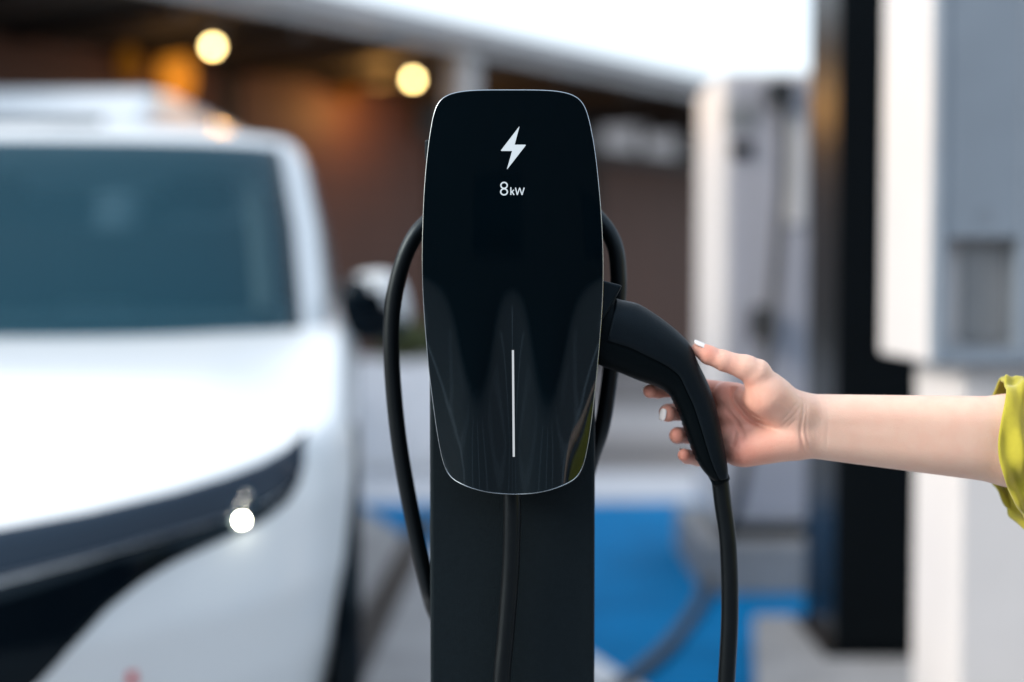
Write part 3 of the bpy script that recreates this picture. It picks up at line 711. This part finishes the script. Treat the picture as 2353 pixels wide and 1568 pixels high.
# arches, liners, wheels
for wy, wz in WHEELS:
    for s in (1, -1):
        arc = [Vector((s * .905, wy + math.cos(a) * (WR + .055), wz + math.sin(a) * (WR + .055))) for a in [math.pi * (-.12 + 1.24 * k / 30) for k in range(31)]]
        tube('arch_trim', arc, .032, M['car_black'], car, n=10)
        lathe('wheel_liner', [(WR + .04, -.30), (WR + .04, .02), (WR + .02, .02)], M['car_black'], car, 28, Matrix.Translation((s * .87, wy, wz)) @ Matrix.Rotation(R(90) * s, 4, 'Y'))
        wt = Matrix.Translation((s * .80, wy, wz)) @ Matrix.Rotation(R(90) * s, 4, 'Y')
        ty = lathe('tyre', [(.23, -.10), (.30, -.115), (.345, -.105), (.362, -.085), (.362, -.03), (.356, -.028), (.356, -.018), (.362, -.016), (.362, .03), (.356, .032), (.356, .042), (.362, .044), (.362, .085), (.345, .105), (.30, .115), (.23, .10)], M['tyre'], car, 40, wt)
        V, F = [], []
        for k in range(10):
            a0 = 2 * math.pi * k / 10
            b = len(V)
            for (r_, w_, z_) in ((.04, .03, .06), (.235, .022, .085)):
                for sg in (-1, 1):
                    for zz in (z_, z_ - .03):
                        V.append(wt @ Vector((r_ * math.cos(a0) - sg * w_ * math.sin(a0), r_ * math.sin(a0) + sg * w_ * math.cos(a0), zz)))
            F += [tuple(b + i for i in f) for f in ((0, 2, 6, 4), (1, 3, 7, 5), (0, 1, 5, 4), (2, 3, 7, 6), (0, 1, 3, 2), (4, 5, 7, 6))]
        b = len(V); n = 30
        for r_, z_ in ((.225, .09), (.245, .095), (.245, -.06), (.05, -.02), (.0, .0)):
            for k in range(n): V.append(wt @ Vector((r_ * math.cos(2 * math.pi * k / n), r_ * math.sin(2 * math.pi * k / n), z_)))
        for i in range(4):
            for k in range(n): F.append((b + i * n + k, b + i * n + (k + 1) % n, b + (i + 1) * n + (k + 1) % n, b + (i + 1) * n + k))
        link('rim', mesh('rim', V, F), M['alloy'], ty)
# front parts: photo outlines laid onto the nose, mirrored to the other side
def nose_hit(u, v, off):
    o = Rz.inverted() @ (CAM - CO); d = Rz.inverted() @ ray(u, v); lo_, hi_ = 1.2, 3.6
    def fn(t):
        p = o + d * t
        if abs(p.x) > .95: return p.y - 2.0
        y, r_ = front_y(p.x, p.z, off); return p.y - y
    ts = np.linspace(2.0, 3.4, 180); pv = fn(ts[0])
    for a, b in zip(ts[:-1], ts[1:]):
        nv_ = fn(b)
        if pv < 0 <= nv_:
            for _ in range(25):
                m_ = (a + b) / 2
                if fn(m_) < 0: a = m_
                else: b = m_
            return o + d * a
        pv = nv_
    p = o + d * 2.8; p.x = min(p.x, .93); p.y = front_y(p.x, p.z, off)[0]; return p
def nose_part(name, us, vt, vb, m, off, nrow=10, ncol=60, both=True):
    grid = []
    for i in range(ncol + 1):
        u = us[0] + (us[-1] - us[0]) * i / ncol; a, b = interp(u, us, vt), interp(u, us, vb)
        col = []
        for j in range(nrow + 1):
            v = a + (b - a) * j / nrow; e = off if 0 < i < ncol and 0 < j < nrow else -.004
            p = nose_hit(u, v, e); col.append(Vector((p.x, p.y, p.z)))
        grid.append(col)
    for s in ((1, -1) if both else (1,)):
        V = [Vector((p.x * s, p.y, p.z)) for c in grid for p in c]; F = grid_faces(ncol + 1, nrow + 1)
        o = link(name, mesh(name, V, F if s < 0 else [f[::-1] for f in F], True), m, car)
        if s > 0: first = o
    return first
UC = -440
hl = nose_part('headlight', [UC, -200, 0, 200, 400, 520, 600, 660, 706], [1262, 1240, 1212, 1175, 1128, 1092, 1062, 1028, 985], [1405, 1375, 1335, 1285, 1232, 1194, 1165, 1130, 1075], M['lamp_smoke'], .010)
nose_part('grille', [UC, -200, 0, 90, 180, 250, 330, 400, 480, 560, 620, 668, 700], [1400, 1370, 1330, 1309, 1288, 1268, 1247, 1228, 1204, 1176, 1154, 1122, 1072], [1900, 1790, 1660, 1580, 1480, 1402, 1338, 1295, 1258, 1222, 1190, 1150, 1085], M['car_black'], .006)
nose_part('lamp_bezel', [UC, 0, 200, 400, 560], [1392, 1318, 1270, 1216, 1172], [1404, 1332, 1283, 1228, 1183], mat('bezel', (.05, .07, .10), .3), .016, nrow=3)
for (u, v, r_, m_) in ((556, 1196, .0075, 'drl'), (553, 1163, .006, 'chrome'), (566, 1138, .006, 'chrome')):
    p = nose_hit(u, v, .018)
    for s in (1, -1):
        bm = bmesh.new(); bmesh.ops.create_icosphere(bm, subdivisions=2, radius=r_)
        for v_ in bm.verts: v_.co = Vector((v_.co.x + p.x * s, v_.co.y * .5 + p.y, v_.co.z + p.z))
        link('lamp_lens', bm_mesh('lamp_lens', bm, True), M[m_], hl if s > 0 else car)
# greenhouse
gl, gn = 34, 3.0
def gh_rows():
    rows = []
    for j in range(25):
        h = j / 24; W = interp(h, [0, .5, .9, 1], [.86, .81, .745, .705]); fy = interp(h, [0, .5, .9, 1], [1.36, 1.86, 2.22, 2.36]); ry = interp(h, [0, .6, 1], [4.42, 4.25, 3.95])
        L1 = .50; L2 = .35; zb = interp(h, [0, .5, .85, .95, 1], [.95, 1.31, 1.555, 1.612, 1.635]); row = []
        for k in range(gl + 1):
            a = math.pi / 2 * k / gl; sx = math.sin(a) ** (2 / gn); cy = max(0, math.cos(a)) ** (2 / gn)
            y = fy + L1 - L1 * cy; row.append(Vector((W * sx, y, zb)))
        for k in range(1, 40): row.append(Vector((W, fy + L1 + (ry - L2 - fy - L1) * k / 40, zb)))
        for k in range(gl + 1):
            a = math.pi / 2 * (1 - k / gl); sx = math.sin(a) ** (2 / gn); cy = max(0, math.cos(a)) ** (2 / gn); row.append(Vector((W * sx, ry - L2 + L2 * cy, zb)))
        rows.append(row)
    top = rows[-1]
    for g in (.04, .1, .2, .35, .55, .8, 1):
        rows.append([Vector((p.x * (1 - g), p.y, p.z + .035 * (1 - (1 - g) ** 2) * sstep(2.36, 2.75, p.y + .18) * sstep(3.97, 3.5, p.y))) for p in top])
    return rows
rows = gh_rows(); nc = len(rows[0]); cls = {'roof': [], 'windscreen': [], 'side_window': [], 'rear_window': [], 'mask': []}; allV = []
parts = {}
for s in (1, -1):
    V = [Vector((p.x * s, p.y, p.z)) for row in rows for p in row]
    for i in range(len(rows) - 1):
        for j in range(nc - 1):
            h = i / 24
            a_deg = j / gl * 90
            key = 'roof'
            if i < 24:
                if j < gl * .60 and .02 <= h < .90: key = 'windscreen'
                elif gl * .60 <= j < gl * .66 and .02 <= h < .90: key = 'screen_border%d' % (0 if s > 0 else 1)
                elif gl + 6 <= j < gl + 19 and .10 <= h < .82: key = 'side_window%d' % (0 if s > 0 else 1)
                elif gl + 21 <= j < gl + 38 and .10 <= h < .82: key = 'side_window%d' % (2 if s > 0 else 3)
                elif j > nc - gl * .7 and .12 <= h < .80: key = 'rear_window'
            q = [i * nc + j, i * nc + j + 1, (i + 1) * nc + j + 1, (i + 1) * nc + j]
            parts.setdefault(key, []).append([V[k] for k in (q if s > 0 else q[::-1])])
for key, qs in parts.items():
    bm = bmesh.new()
    for q in qs: bm.faces.new([bm.verts.new(p) for p in q])
    bmesh.ops.remove_doubles(bm, verts=bm.verts, dist=.0008)
    nm = 'screen_border' if key.startswith('screen') else 'windscreen' if key == 'windscreen' else 'side_window' if key.startswith('side') else key
    m_ = M['car_white'] if key == 'roof' else M['car_black'] if key.startswith('screen') else M['windscreen']
    link({'roof': 'roof_and_pillars'}.get(nm, nm), bm_mesh(nm, bm, True), m_, car)
# cabin inside the glass
box('dashboard', (-.74, 1.75, .80), (.74, 2.15, 1.01), M['interior'], car, .05)
box('cabin_floor', (-.74, 2.1, .5), (.74, 4.2, .75), M['interior'], car)
for sx in (-.37, .37):
    bm = box_bm((sx - .24, 2.75, .7), (sx + .24, 2.93, 1.35), .06, 3); st = link('seat', bm_mesh('seat', bm, True), M['interior'], car)
    link('headrest', bm_mesh('headrest', box_bm((sx - .13, 2.78, 1.37), (sx + .13, 2.88, 1.52), .04, 3), True), M['interior'], st)
box('rear_bench', (-.66, 3.7, .7), (.66, 3.9, 1.36), M['interior'], car, .05)
for s in (1, -1):
    tube('pillar_trim', spline([Vector((s * .65, 2.02, 1.04)), Vector((s * .63, 2.16, 1.2)), Vector((s * .60, 2.36, 1.42)), Vector((s * .585, 2.46, 1.49))], 6), .034, M['trim_grey'], car, n=10)
# door mirrors
for s in (1, -1):
    def mir(name, m_, fx):
        V, F = [], []; n1, n2 = 24, 28
        for i in range(n1 + 1):
            for j in range(n2):
                th = math.pi * i / n1; ph = 2 * math.pi * j / n2
                x, y, z = math.sin(th) * math.cos(ph), math.sin(th) * math.sin(ph), math.cos(th)
                e = .75; q = [math.copysign(abs(c) ** e, c) for c in (x, y, z)]
                V.append(Vector((s * (.985 + q[0] * .105 - .02 * q[2]), 1.93 + q[1] * (.055 if y < 0 else .03), 1.06 + q[2] * .105 + .02 * q[0])))
        for i in range(n1):
            for j in range(n2):
                c = (V[i * n2 + j] + V[(i + 1) * n2 + j]) / 2
                rel = (c.z - 1.06) / .105 * .75 + (abs(c.x) - .985) / .105 * .75
                if fx(rel): F.append((i * n2 + j, i * n2 + (j + 1) % n2, (i + 1) * n2 + (j + 1) % n2, (i + 1) * n2 + j))
        return link(name, mesh(name, V, F, True), m_, car)
    ms = mir('mirror_shell', M['car_black'], lambda r_: r_ <= .28); mir('mirror_cap', M['car_white'], lambda r_: r_ > .28)
    box('mirror_arm', (s * .93 - .07, 1.91, .97), (s * .93 + .03, 1.955, .995), M['car_black'], car, .008)
box('underbody', (-.70, .5, .16), (.70, 4.1, .5), M['car_black'], car)
p = nose_hit(303, 1560, .004)
for s in (1, -1): box('marker_lens', (p.x * s - .008, p.y - .003, p.z - .012), (p.x * s + .008, p.y + .03, p.z + .012), M['red_lens'], car, .003)

# ================================================================ WHITE VAN behind the car
van = thing('white_van', 'white panel van with high roof parked behind the white car', 'van', (-3.17, 7.2, 0))
sect = [(0, .35), (0, .95), (.12, 1.12), (.75, 1.32), (1.35, 2.16), (1.62, 2.31), (2.2, 2.36), (4.6, 2.36), (4.75, 2.24), (4.8, .35)]
bm = bmesh.new(); st = []
for x, k in ((-.98, .0), (-.95, 1), (.95, 1), (.98, 0)):
    st.append([bm.verts.new((x if abs(x) < .96 else x, y, .35 + (z - .35) * (.965 if k == 0 else 1))) for y, z in sect])
for i in range(3):
    for j in range(len(sect)):
        bm.faces.new((st[i][j], st[i][(j + 1) % len(sect)], st[i + 1][(j + 1) % len(sect)], st[i + 1][j]))
bm.faces.new(st[0]); bm.faces.new(st[3])
bmesh.ops.bevel(bm, geom=list(bm.edges), offset=.04, segments=2, profile=.5, affect='EDGES')
link('body_shell', bm_mesh('body_shell', bm), M['car_white'], van)
def quadplate(name, pts, th, m_, par):
    pts = [Vector(p) for p in pts]; n_ = (pts[1] - pts[0]).cross(pts[2] - pts[0]).normalized()
    V = pts + [p + n_ * th for p in pts]; k = len(pts)
    return link(name, mesh(name, V, [tuple(range(k - 1, -1, -1)), tuple(range(k, 2 * k))] + [(i, (i + 1) % k, k + (i + 1) % k, k + i) for i in range(k)]), m_, par)
quadplate('windscreen', [(-.82, .80, 1.375), (.82, .80, 1.375), (.74, 1.31, 2.10), (-.74, 1.31, 2.10)], .012, M['car_black'], van)
for s in (1, -1):
    quadplate('side_window', [(s * .985, 1.0, 1.35), (s * .985, 1.9, 1.35), (s * .975, 1.9, 1.85), (s * .975, 1.42, 1.85)][::s], .012, M['car_black'], van)
    box('headlight', (s * .72 - .16, -.02, .78), (s * .72 + .16, .04, .95), M['lamp_smoke'], van, .01)
    for wy in (.85, 3.85):
        wt = Matrix.Translation((s * .86, wy, .34)) @ Matrix.Rotation(R(90) * s, 4, 'Y')
        ty = lathe('tyre', [(.2, -.1), (.32, -.105), (.34, -.08), (.34, .08), (.32, .105), (.2, .1)], M['tyre'], van, 30, wt)
        lathe('rim', [(.2, .10), (.19, .06), (.05, .05), (.0, .06)], M['alloy'], ty, 24, wt)
box('grille', (-.5, -.025, .62), (.5, .02, .82), M['car_black'], van, .01)

# ================================================================ BUILDING with timber cladding and deep eaves
EZ = 3.40
e0 = P(600, 0, 1); s0 = (EZ - CAM.z) / (e0.z - CAM.z); A0 = Vector((e0.x * s0, s0, 0))
e1 = P(1600, 205, 1); s1 = (EZ - CAM.z) / (e1.z - CAM.z); A1 = Vector((e1.x * s1, s1, 0))
ed = (A1 - A0).normalized(); en = Vector((ed.y, -ed.x, 0))          # outward normal
bang = math.atan2(ed.y, ed.x)
bld = thing('timber_building', 'long low building with brown board cladding, dark soffit and pale roof edge', 'building', A0, bang)
# local frame: x along eave, y into the building, z up
X0, X1 = -13.0, (A1 - A0).length + 8.0; SD = 2.3
box('soffit', (X0, .06, EZ - .10), (X1, SD + 5, EZ - .02), M['soffit'], bld)
box('fascia', (X0, -.02, EZ - .10), (X1, .06, EZ + .16), M['fascia'], bld, .01)
box('gutter', (X0, -.14, EZ + .02), (X1, -.025, EZ + .15), M['fascia'], bld, .02)
prism('roof', [(.06, EZ - .015), (.06, EZ + .12), (SD + 5, EZ + .35), (SD + 5, EZ - .015)], X0, X1, M['roofing'], bld, axis=0)
box('wall', (X0, SD + .05, 0), (X1 - .4, SD + 4.8, EZ - .105), M['wood_dark'], bld)
bays = []; x = X1 - .4
while x > X0: bays.append((max(x - 3.05, X0), x - .12)); x -= 3.2
bmh = .142
me_b = {}
for (xa, xb) in bays[:8]:
    Lb = round(xb - xa, 3)
    for k in range(22):
        if (Lb, k % 3) not in me_b: me_b[(Lb, k % 3)] = bm_mesh('board', box_bm((0, -.028, .004), (Lb, .0, bmh - .008 - .003 * (k % 3)), .004, 1)); me_b[(Lb, k % 3)].materials.append(M['wood'])
        o = bpy.data.objects.new('board', me_b[(Lb, k % 3)]); C.objects.link(o); o.parent = bld; o.location = (xa, SD + .048, .12 + k * bmh)
for (xa, xb) in bays[:8]: box('wall_post', (xb + .005, SD - .02, 0), (xb + .145, SD + .049, EZ - .105), M['wood_dark'], bld)
for i in range(20):
    xx = X1 - .6 - i * 1.25
    box('rafter', (xx - .04, .08, EZ - .22), (xx + .04, SD + .02, EZ - .102), M['wood_dark'], bld)
# eave column with downpipe
def bl(u, v, yl):
    """photo position -> local point on the building's plane y = yl"""
    o = (Matrix.Rotation(-bang, 3, 'Z') @ (CAM - A0)); d = Matrix.Rotation(-bang, 3, 'Z') @ ray(u, v); t = (yl - o.y) / d.y; return o + d * t
cx = bl(1076, 150, .1).x
box('eave_column', (cx - .13, .07, 0), (cx + .13, .30, EZ - .1), M['fascia'], bld, .01)
box('eave_column', (cx - 9.13, .07, 0), (cx - 8.87, .30, EZ - .1), M['fascia'], bld, .01)
# sign on the wall
ya = SD - .03
s_l, s_r = bl(958, 290, ya), bl(1588, 300, ya)
zt_, zb_ = bl(1480, 242, ya).z, bl(1480, 378, ya).z
sign = thing('wall_sign', 'dark slate sign board with pale blocks on the timber wall', 'sign', bld.matrix_basis @ Vector((s_l.x, ya, zb_)), bang)
sw = s_r.x - s_l.x; shh = zt_ - zb_
box('board', (0, -.06, 0), (sw, .02, shh), M['sign_board'], sign, .01)
for u0, u1 in ((1372, 1452), (1470, 1545)):
    a, b = bl(u0, 300, ya).x - s_l.x, bl(u1, 300, ya).x - s_l.x
    link('letter_block', bm_mesh('letter_block', box_bm((a, -.09, shh * .18), (b, -.062, shh * .84), .02, 3)), M['sign_white'], sign)
# hanging lamps under the eave, both lit
def lamp(u, v, z, label):
    d = ray(u, v); t = (z - CAM.z) / d.z; p = CAM + d * t
    L = thing('hanging_lamp', label, 'lamp', p, 0, 'lit lamps hanging under the eave')
    bm = bmesh.new(); bmesh.ops.create_uvsphere(bm, u_segments=20, v_segments=12, radius=.036); link('bulb', bm_mesh('bulb', bm, True), M['bulb'], L)
    lathe('lamp_shade', [(.02, .16), (.03, .15), (.10, .06), (.105, .055), (.095, .06), (.025, .145)], M['lamp_metal'], L, 24)
    tube('cord', [Vector((0, 0, .15)), Vector((0, 0, (EZ - .1) - p.z))], .008, M['lamp_metal'], L, n=6)
    li = bpy.data.lights.new('lamp_light', 'POINT'); li.energy = 2.0; li.specular_factor = .1; li.color = (1, .55, .18); li.shadow_soft_size = 0
    lo_ = bpy.data.objects.new('lamp_light', li); C.objects.link(lo_); lo_.parent = L; lo_.location = (0, 0, -.08)
    return p
lamp(489, 107, 2.95, 'lit hanging lamp left of the charger, the higher one, above the white car')
lamp(949, 183, 2.95, 'lit hanging lamp right beside the top left corner of the charger')
# amber globes added to stand for warm reflected lamplight on the cladding
M['amber_dim'] = mat('amber lantern glass dim', (.06, .024, .004), .9, spec=0, emit=(1, .36, .03), estr=.055)
def glow(u, v, size, e, label, glass='amber'):
    q = bl(u, v, SD - .06); p = bld.matrix_basis @ q
    L = thing('wall_glow', label, 'glow', p, bang, 'amber glows added on the timber wall')
    bm = bmesh.new(); bmesh.ops.create_uvsphere(bm, u_segments=18, v_segments=12, radius=size)
    for v_ in bm.verts: v_.co.z *= 1.35; v_.co.y *= .6
    link('glass', bm_mesh('glass', bm, True), M[glass], L)
    box('bracket', (-.04, size * .5, -size * .6), (.04, .075, size * .6), M['lamp_metal'], L)
    lathe('cap', [(0, size * 1.7), (size * .6, size * 1.45), (size * .8, size * 1.25), (0, size * 1.25)], M['lamp_metal'], L, 16)
    li = bpy.data.lights.new('wall_wash_light', 'POINT'); li.energy = e; li.specular_factor = .1; li.color = (1, .48, .12); li.shadow_soft_size = 0  # added point light warming the wall, set out in front of the globe
    lo_ = bpy.data.objects.new('wall_wash_light', li); C.objects.link(lo_); lo_.parent = L; lo_.location = (0, -.5, -.25)
glow(405, 175, .20, 2, 'bright amber glow added on the timber wall above the car roof')
glow(300, 150, .13, .8, 'dim amber glow added left of the bright one, above the van', 'amber_dim')
glow(800, 205, .11, 15, 'dim amber glow added on the wall between the two hanging lamps', 'amber_dim')

# ================================================================ FAST CHARGER CABINET (far right of the plug)
st_o = G(1655, 1380); YC = st_o.y + .18
fcx0 = P(1655, 700, YC).x; fcx1 = fcx0 + .78; DEP = fcx0 / (1600 - 1176.5) * FPX - YC
fc = thing('fast_charger', 'tall pale grey fast charger cabinet on a plinth, behind the dark column', 'charging station', (fcx0, YC, 0))
ztop, zbot = P(1700, 163, YC).z, P(1700, 1205, YC).z
box('cabinet', (0, 0, zbot), (fcx1 - fcx0, DEP, ztop), M['cab_white'], fc, .012)
box('shadow_gap', (.03, .03, zbot - .05), (fcx1 - fcx0 - .03, DEP - .03, zbot), M['col_black'], fc)
box('plinth', (-.07, -.12, .0), (fcx1 - fcx0 + .07, DEP + .1, zbot - .05), M['kerb'], fc, .01)
def F2(u, v): p = P(u, v, YC); return p.x - fcx0, p.z
xa, zb1 = F2(1668, 1190); xb, zt1 = F2(1850, 180)
box('door_panel', (xa, -.012, zb1), (fcx1 - fcx0 - .03, -.0005, zt1), mat('lavender grey door paint', (.36, .37, .42), .4, var=.05, vscale=4), fc, .006)
x_, z_ = F2(1700, 268); box('display', (x_ - .055, -.020, z_ - .05), (x_ + .055, -.0125, z_ + .05), M['cab_recess'], fc, .004)
x_, z_ = F2(1702, 345); box('card_reader', (x_ - .04, -.024, z_ - .03), (x_ + .04, -.0125, z_ + .03), M['col_black'], fc, .006)
x_, z_ = F2(1783, 225); box('cable_holder', (x_ - .045, -.14, z_ - .04), (x_ + .045, -.0125, z_ + .05), M['plastic'], fc, .012)
x_, z_ = F2(1828, 380); box('light_bar', (x_ - .035, -.022, z_ - .22), (x_ + .035, -.0125, z_ + .18), M['cab_white'], fc, .006)
x_, z_ = F2(1748, 742); box('plug_holster', (x_ - .045, -.10, z_ - .065), (x_ + .045, -.0125, z_ + .06), M['plastic'], fc, .014)
hz = [F2(1783, 232), F2(1786, 420), F2(1778, 560), F2(1768, 680), F2(1752, 800)]
pth = [Vector((hz[0][0], -.14, hz[0][1])), Vector((hz[1][0], -.10, hz[1][1])), Vector((hz[2][0], -.08, hz[2][1])), Vector((hz[3][0], -.08, hz[3][1])), Vector((hz[4][0], -.10, hz[4][1]))]
tail = [P(1735, 950, YC - .12), P(1700, 1130, YC - .22), G(1648, 1290, .10), G(1600, 1400, .03), G(1530, 1490, .03), G(1440, 1565, .03), G(1330, 1640, .03), G(1200, 1690, .03)]
pth += [Vector((t.x - fcx0, t.y - YC, t.z)) for t in tail]
tube('hose', spline(pth, 10), .021, mat('grey black hose', (.03, .032, .036), .5), fc, n=12)

# ================================================================ DARK COLUMN on the island
cb = G(1915, 1505, .10); cw = G(2200, 1505, .10).x - cb.x; cdp = cb.x / (1855 - 1176.5) * FPX - cb.y
colm = thing('steel_column', 'tall square black column standing on the concrete island', 'column', (cb.x, cb.y, .10))
box('shaft', (0, 0, .0), (cw, cdp, 4.6), M['col_black'], colm, .006)
box('base_flange', (-.03, -.03, .0005), (cw + .03, cdp + .03, .012), M['col_black'], colm, .003)
box('cap', (-.02, -.02, 4.6), (cw + .02, cdp + .02, 4.64), M['col_black'], colm, .004)

# ================================================================ NEAR WHITE CHARGER CABINET at the right edge
YN = 3.0
nx0 = P(2150, 700, YN).x; nb = P(2150, 838, YN).z; ndp = nx0 / (2022 - 1176.5) * FPX - YN
nc_ = thing('charging_cabinet', 'white wall-less charging cabinet with grey front on a white pedestal at right edge', 'charging station', (nx0, YN, 0))
nc_['label'] = 'large white charging cabinet with recessed grey screen on a white pedestal at the right edge'
W_ = .62
rx0, rx1 = P(2178, 600, YN).x - nx0, P(2340, 600, YN).x - nx0; rz0, rz1 = P(2200, 800, YN).z, P(2200, 545, YN).z
# front as frame around the recess
bm = bmesh.new()
def addbox(bm, lo, hi):
    r_ = bmesh.ops.create_cube(bm, size=1)
    for v in r_['verts']: v.co = Vector([(lo[i] + hi[i]) / 2 + v.co[i] * (hi[i] - lo[i]) for i in range(3)])
ZTOP = 2.15
box('cabinet_body', (0, .055, nb), (W_, ndp, ZTOP), M['cab_white'], nc_, .008)
fr = M['cab_grey']
box('front_left', (0, 0, nb), (rx0, .054, ZTOP), fr, nc_, .006); box('front_right', (rx1, 0, nb), (W_, .054, ZTOP), fr, nc_, .006)
box('front_top', (rx0 + .0002, .0015, rz1), (rx1 - .0002, .054, ZTOP - .001), fr, nc_); box('front_bottom', (rx0 + .0002, .0015, nb + .001), (rx1 - .0002, .054, rz0), fr, nc_)
box('screen', (rx0 + .045, .044, rz0 + .012), (rx1 - .008, .0545, rz1 - .015), M['cab_recess'], nc_, .002)
x_, z_ = P(2262, 498, YN).x - nx0, P(2262, 498, YN).z
lathe('key_lock', [(0, -.004), (.012, -.004), (.014, 0)], M['steel'], nc_, 16, Matrix.Translation((x_, 0, z_)) @ Matrix.Rotation(R(-90), 4, 'X') @ Matrix.Scale(-1, 4, (0, 0, 1)))
px0 = P(2205, 1200, YN + .06).x - nx0
box('pedestal', (px0, .06, .10), (px0 + .42, ndp - .04, nb), M['cab_white'], nc_, .008)
box('pedestal_foot', (px0 - .05, .03, .1005), (px0 + .47, ndp - .01, .115), M['steel'], nc_, .003)

# ================================================================ PLANTER beyond the car
pa = G(812, 1085); 
plx0, plx1, ply = pa.x - .25, .05, pa.y
pz = P(950, 835, ply).z
plt = thing('planter', 'long low white planter with olive shrubs behind the charger', 'planter', (plx0, ply, 0))
PW = plx1 - plx0
box('front_wall', (0, 0, 0), (PW, .06, pz), M['planter'], plt, .008); box('back_wall', (0, .54, 0), (PW, .60, pz), M['planter'], plt, .008)
box('end_wall', (0, .0605, 0), (.06, .5395, pz), M['planter'], plt); box('end_wall', (PW - .06, .0605, 0), (PW, .5395, pz), M['planter'], plt)
box('soil', (.0605, .0605, .02), (PW - .0605, .5395, pz - .05), M['soil'], plt)
def shrub(x, y, z, hgt, rad, label):
    S = thing('olive_shrub', label, 'shrub', (x, y, z), 0, 'shrubs in the planter')
    V, F = [], []
    for k in range(5):
        a = random.uniform(0, 6.28); top = Vector((math.cos(a) * rad * .6, math.sin(a) * rad * .6, hgt * .8)); b = len(V)
        v_, f_ = tube_data(spline([Vector((0, 0, 0)), top * .5 + Vector((0, 0, .03)), top], 4), lambda t: .008 * (1 - .7 * t), 6); V += v_; F += [tuple(b + i for i in f) for f in f_]
    link('trunk', mesh('trunk', V, F), M['bark'], S)
    V, F = [], []
    for k in range(1100):
        d = Vector(np.random.normal(size=3)); d.normalize(); r_ = random.random() ** .4 * (1 + .25 * math.sin(5 * d.x + 3 * d.z)); c = Vector((d.x * rad * r_, d.y * rad * r_, hgt * .62 + d.z * hgt * .42 * r_))
        t = Vector(np.random.normal(size=3)).normalized(); s_ = t.cross(Vector(np.random.normal(size=3))).normalized(); b = len(V); l_ = random.uniform(.02, .04)
        V += [c - t * l_, c + s_ * l_ * .35, c + t * l_, c - s_ * l_ * .35]; F.append((b, b + 1, b + 2, b + 3))
    link('crown', mesh('crown', V, F), M['leaf'], S)
for (xx, hh, lb) in ((-.62, .30, 'small olive shrub in the white planter seen just left of the charger'), (-.25, .34, 'olive shrub in the planter hidden partly by the charger')):
    shrub(xx, ply + .3, pz - .055, hh, .20, lb)

# ================================================================ added behind the camera for the glass to reflect: dark block and bay lines
bw = thing('reflection_block', 'long dark block added unseen behind the viewer to darken the glass reflection', 'building', (0, -15, 0))
box('wall', (-24, -8, 0), (24, 0, 6.4), M['dark_block'], bw)
box('roof', (-24.3, -8.3, 6.4), (24.3, .3, 6.7), M['roofing'], bw, .02)
for k in range(7):
    box('window', (-20.5 + k * 6.2, .002, 1.6), (-18.3 + k * 6.2, .05, 3.2), M['car_black'], bw, .01)
for k in range(9):  # unseen lines added to give pale streaks in the charger glass
    x = -9.6 + k * 2.4
    sheet('bay_line', [(x - .06, -8.2), (x + .06, -8.2), (x + .06, -1.6), (x - .06, -1.6)], .004, M['white_paint'])
sheet('bay_line', [(-9.7, -1.59), (9.7, -1.59), (9.7, -1.45), (-9.7, -1.45)], .004, M['white_paint'])
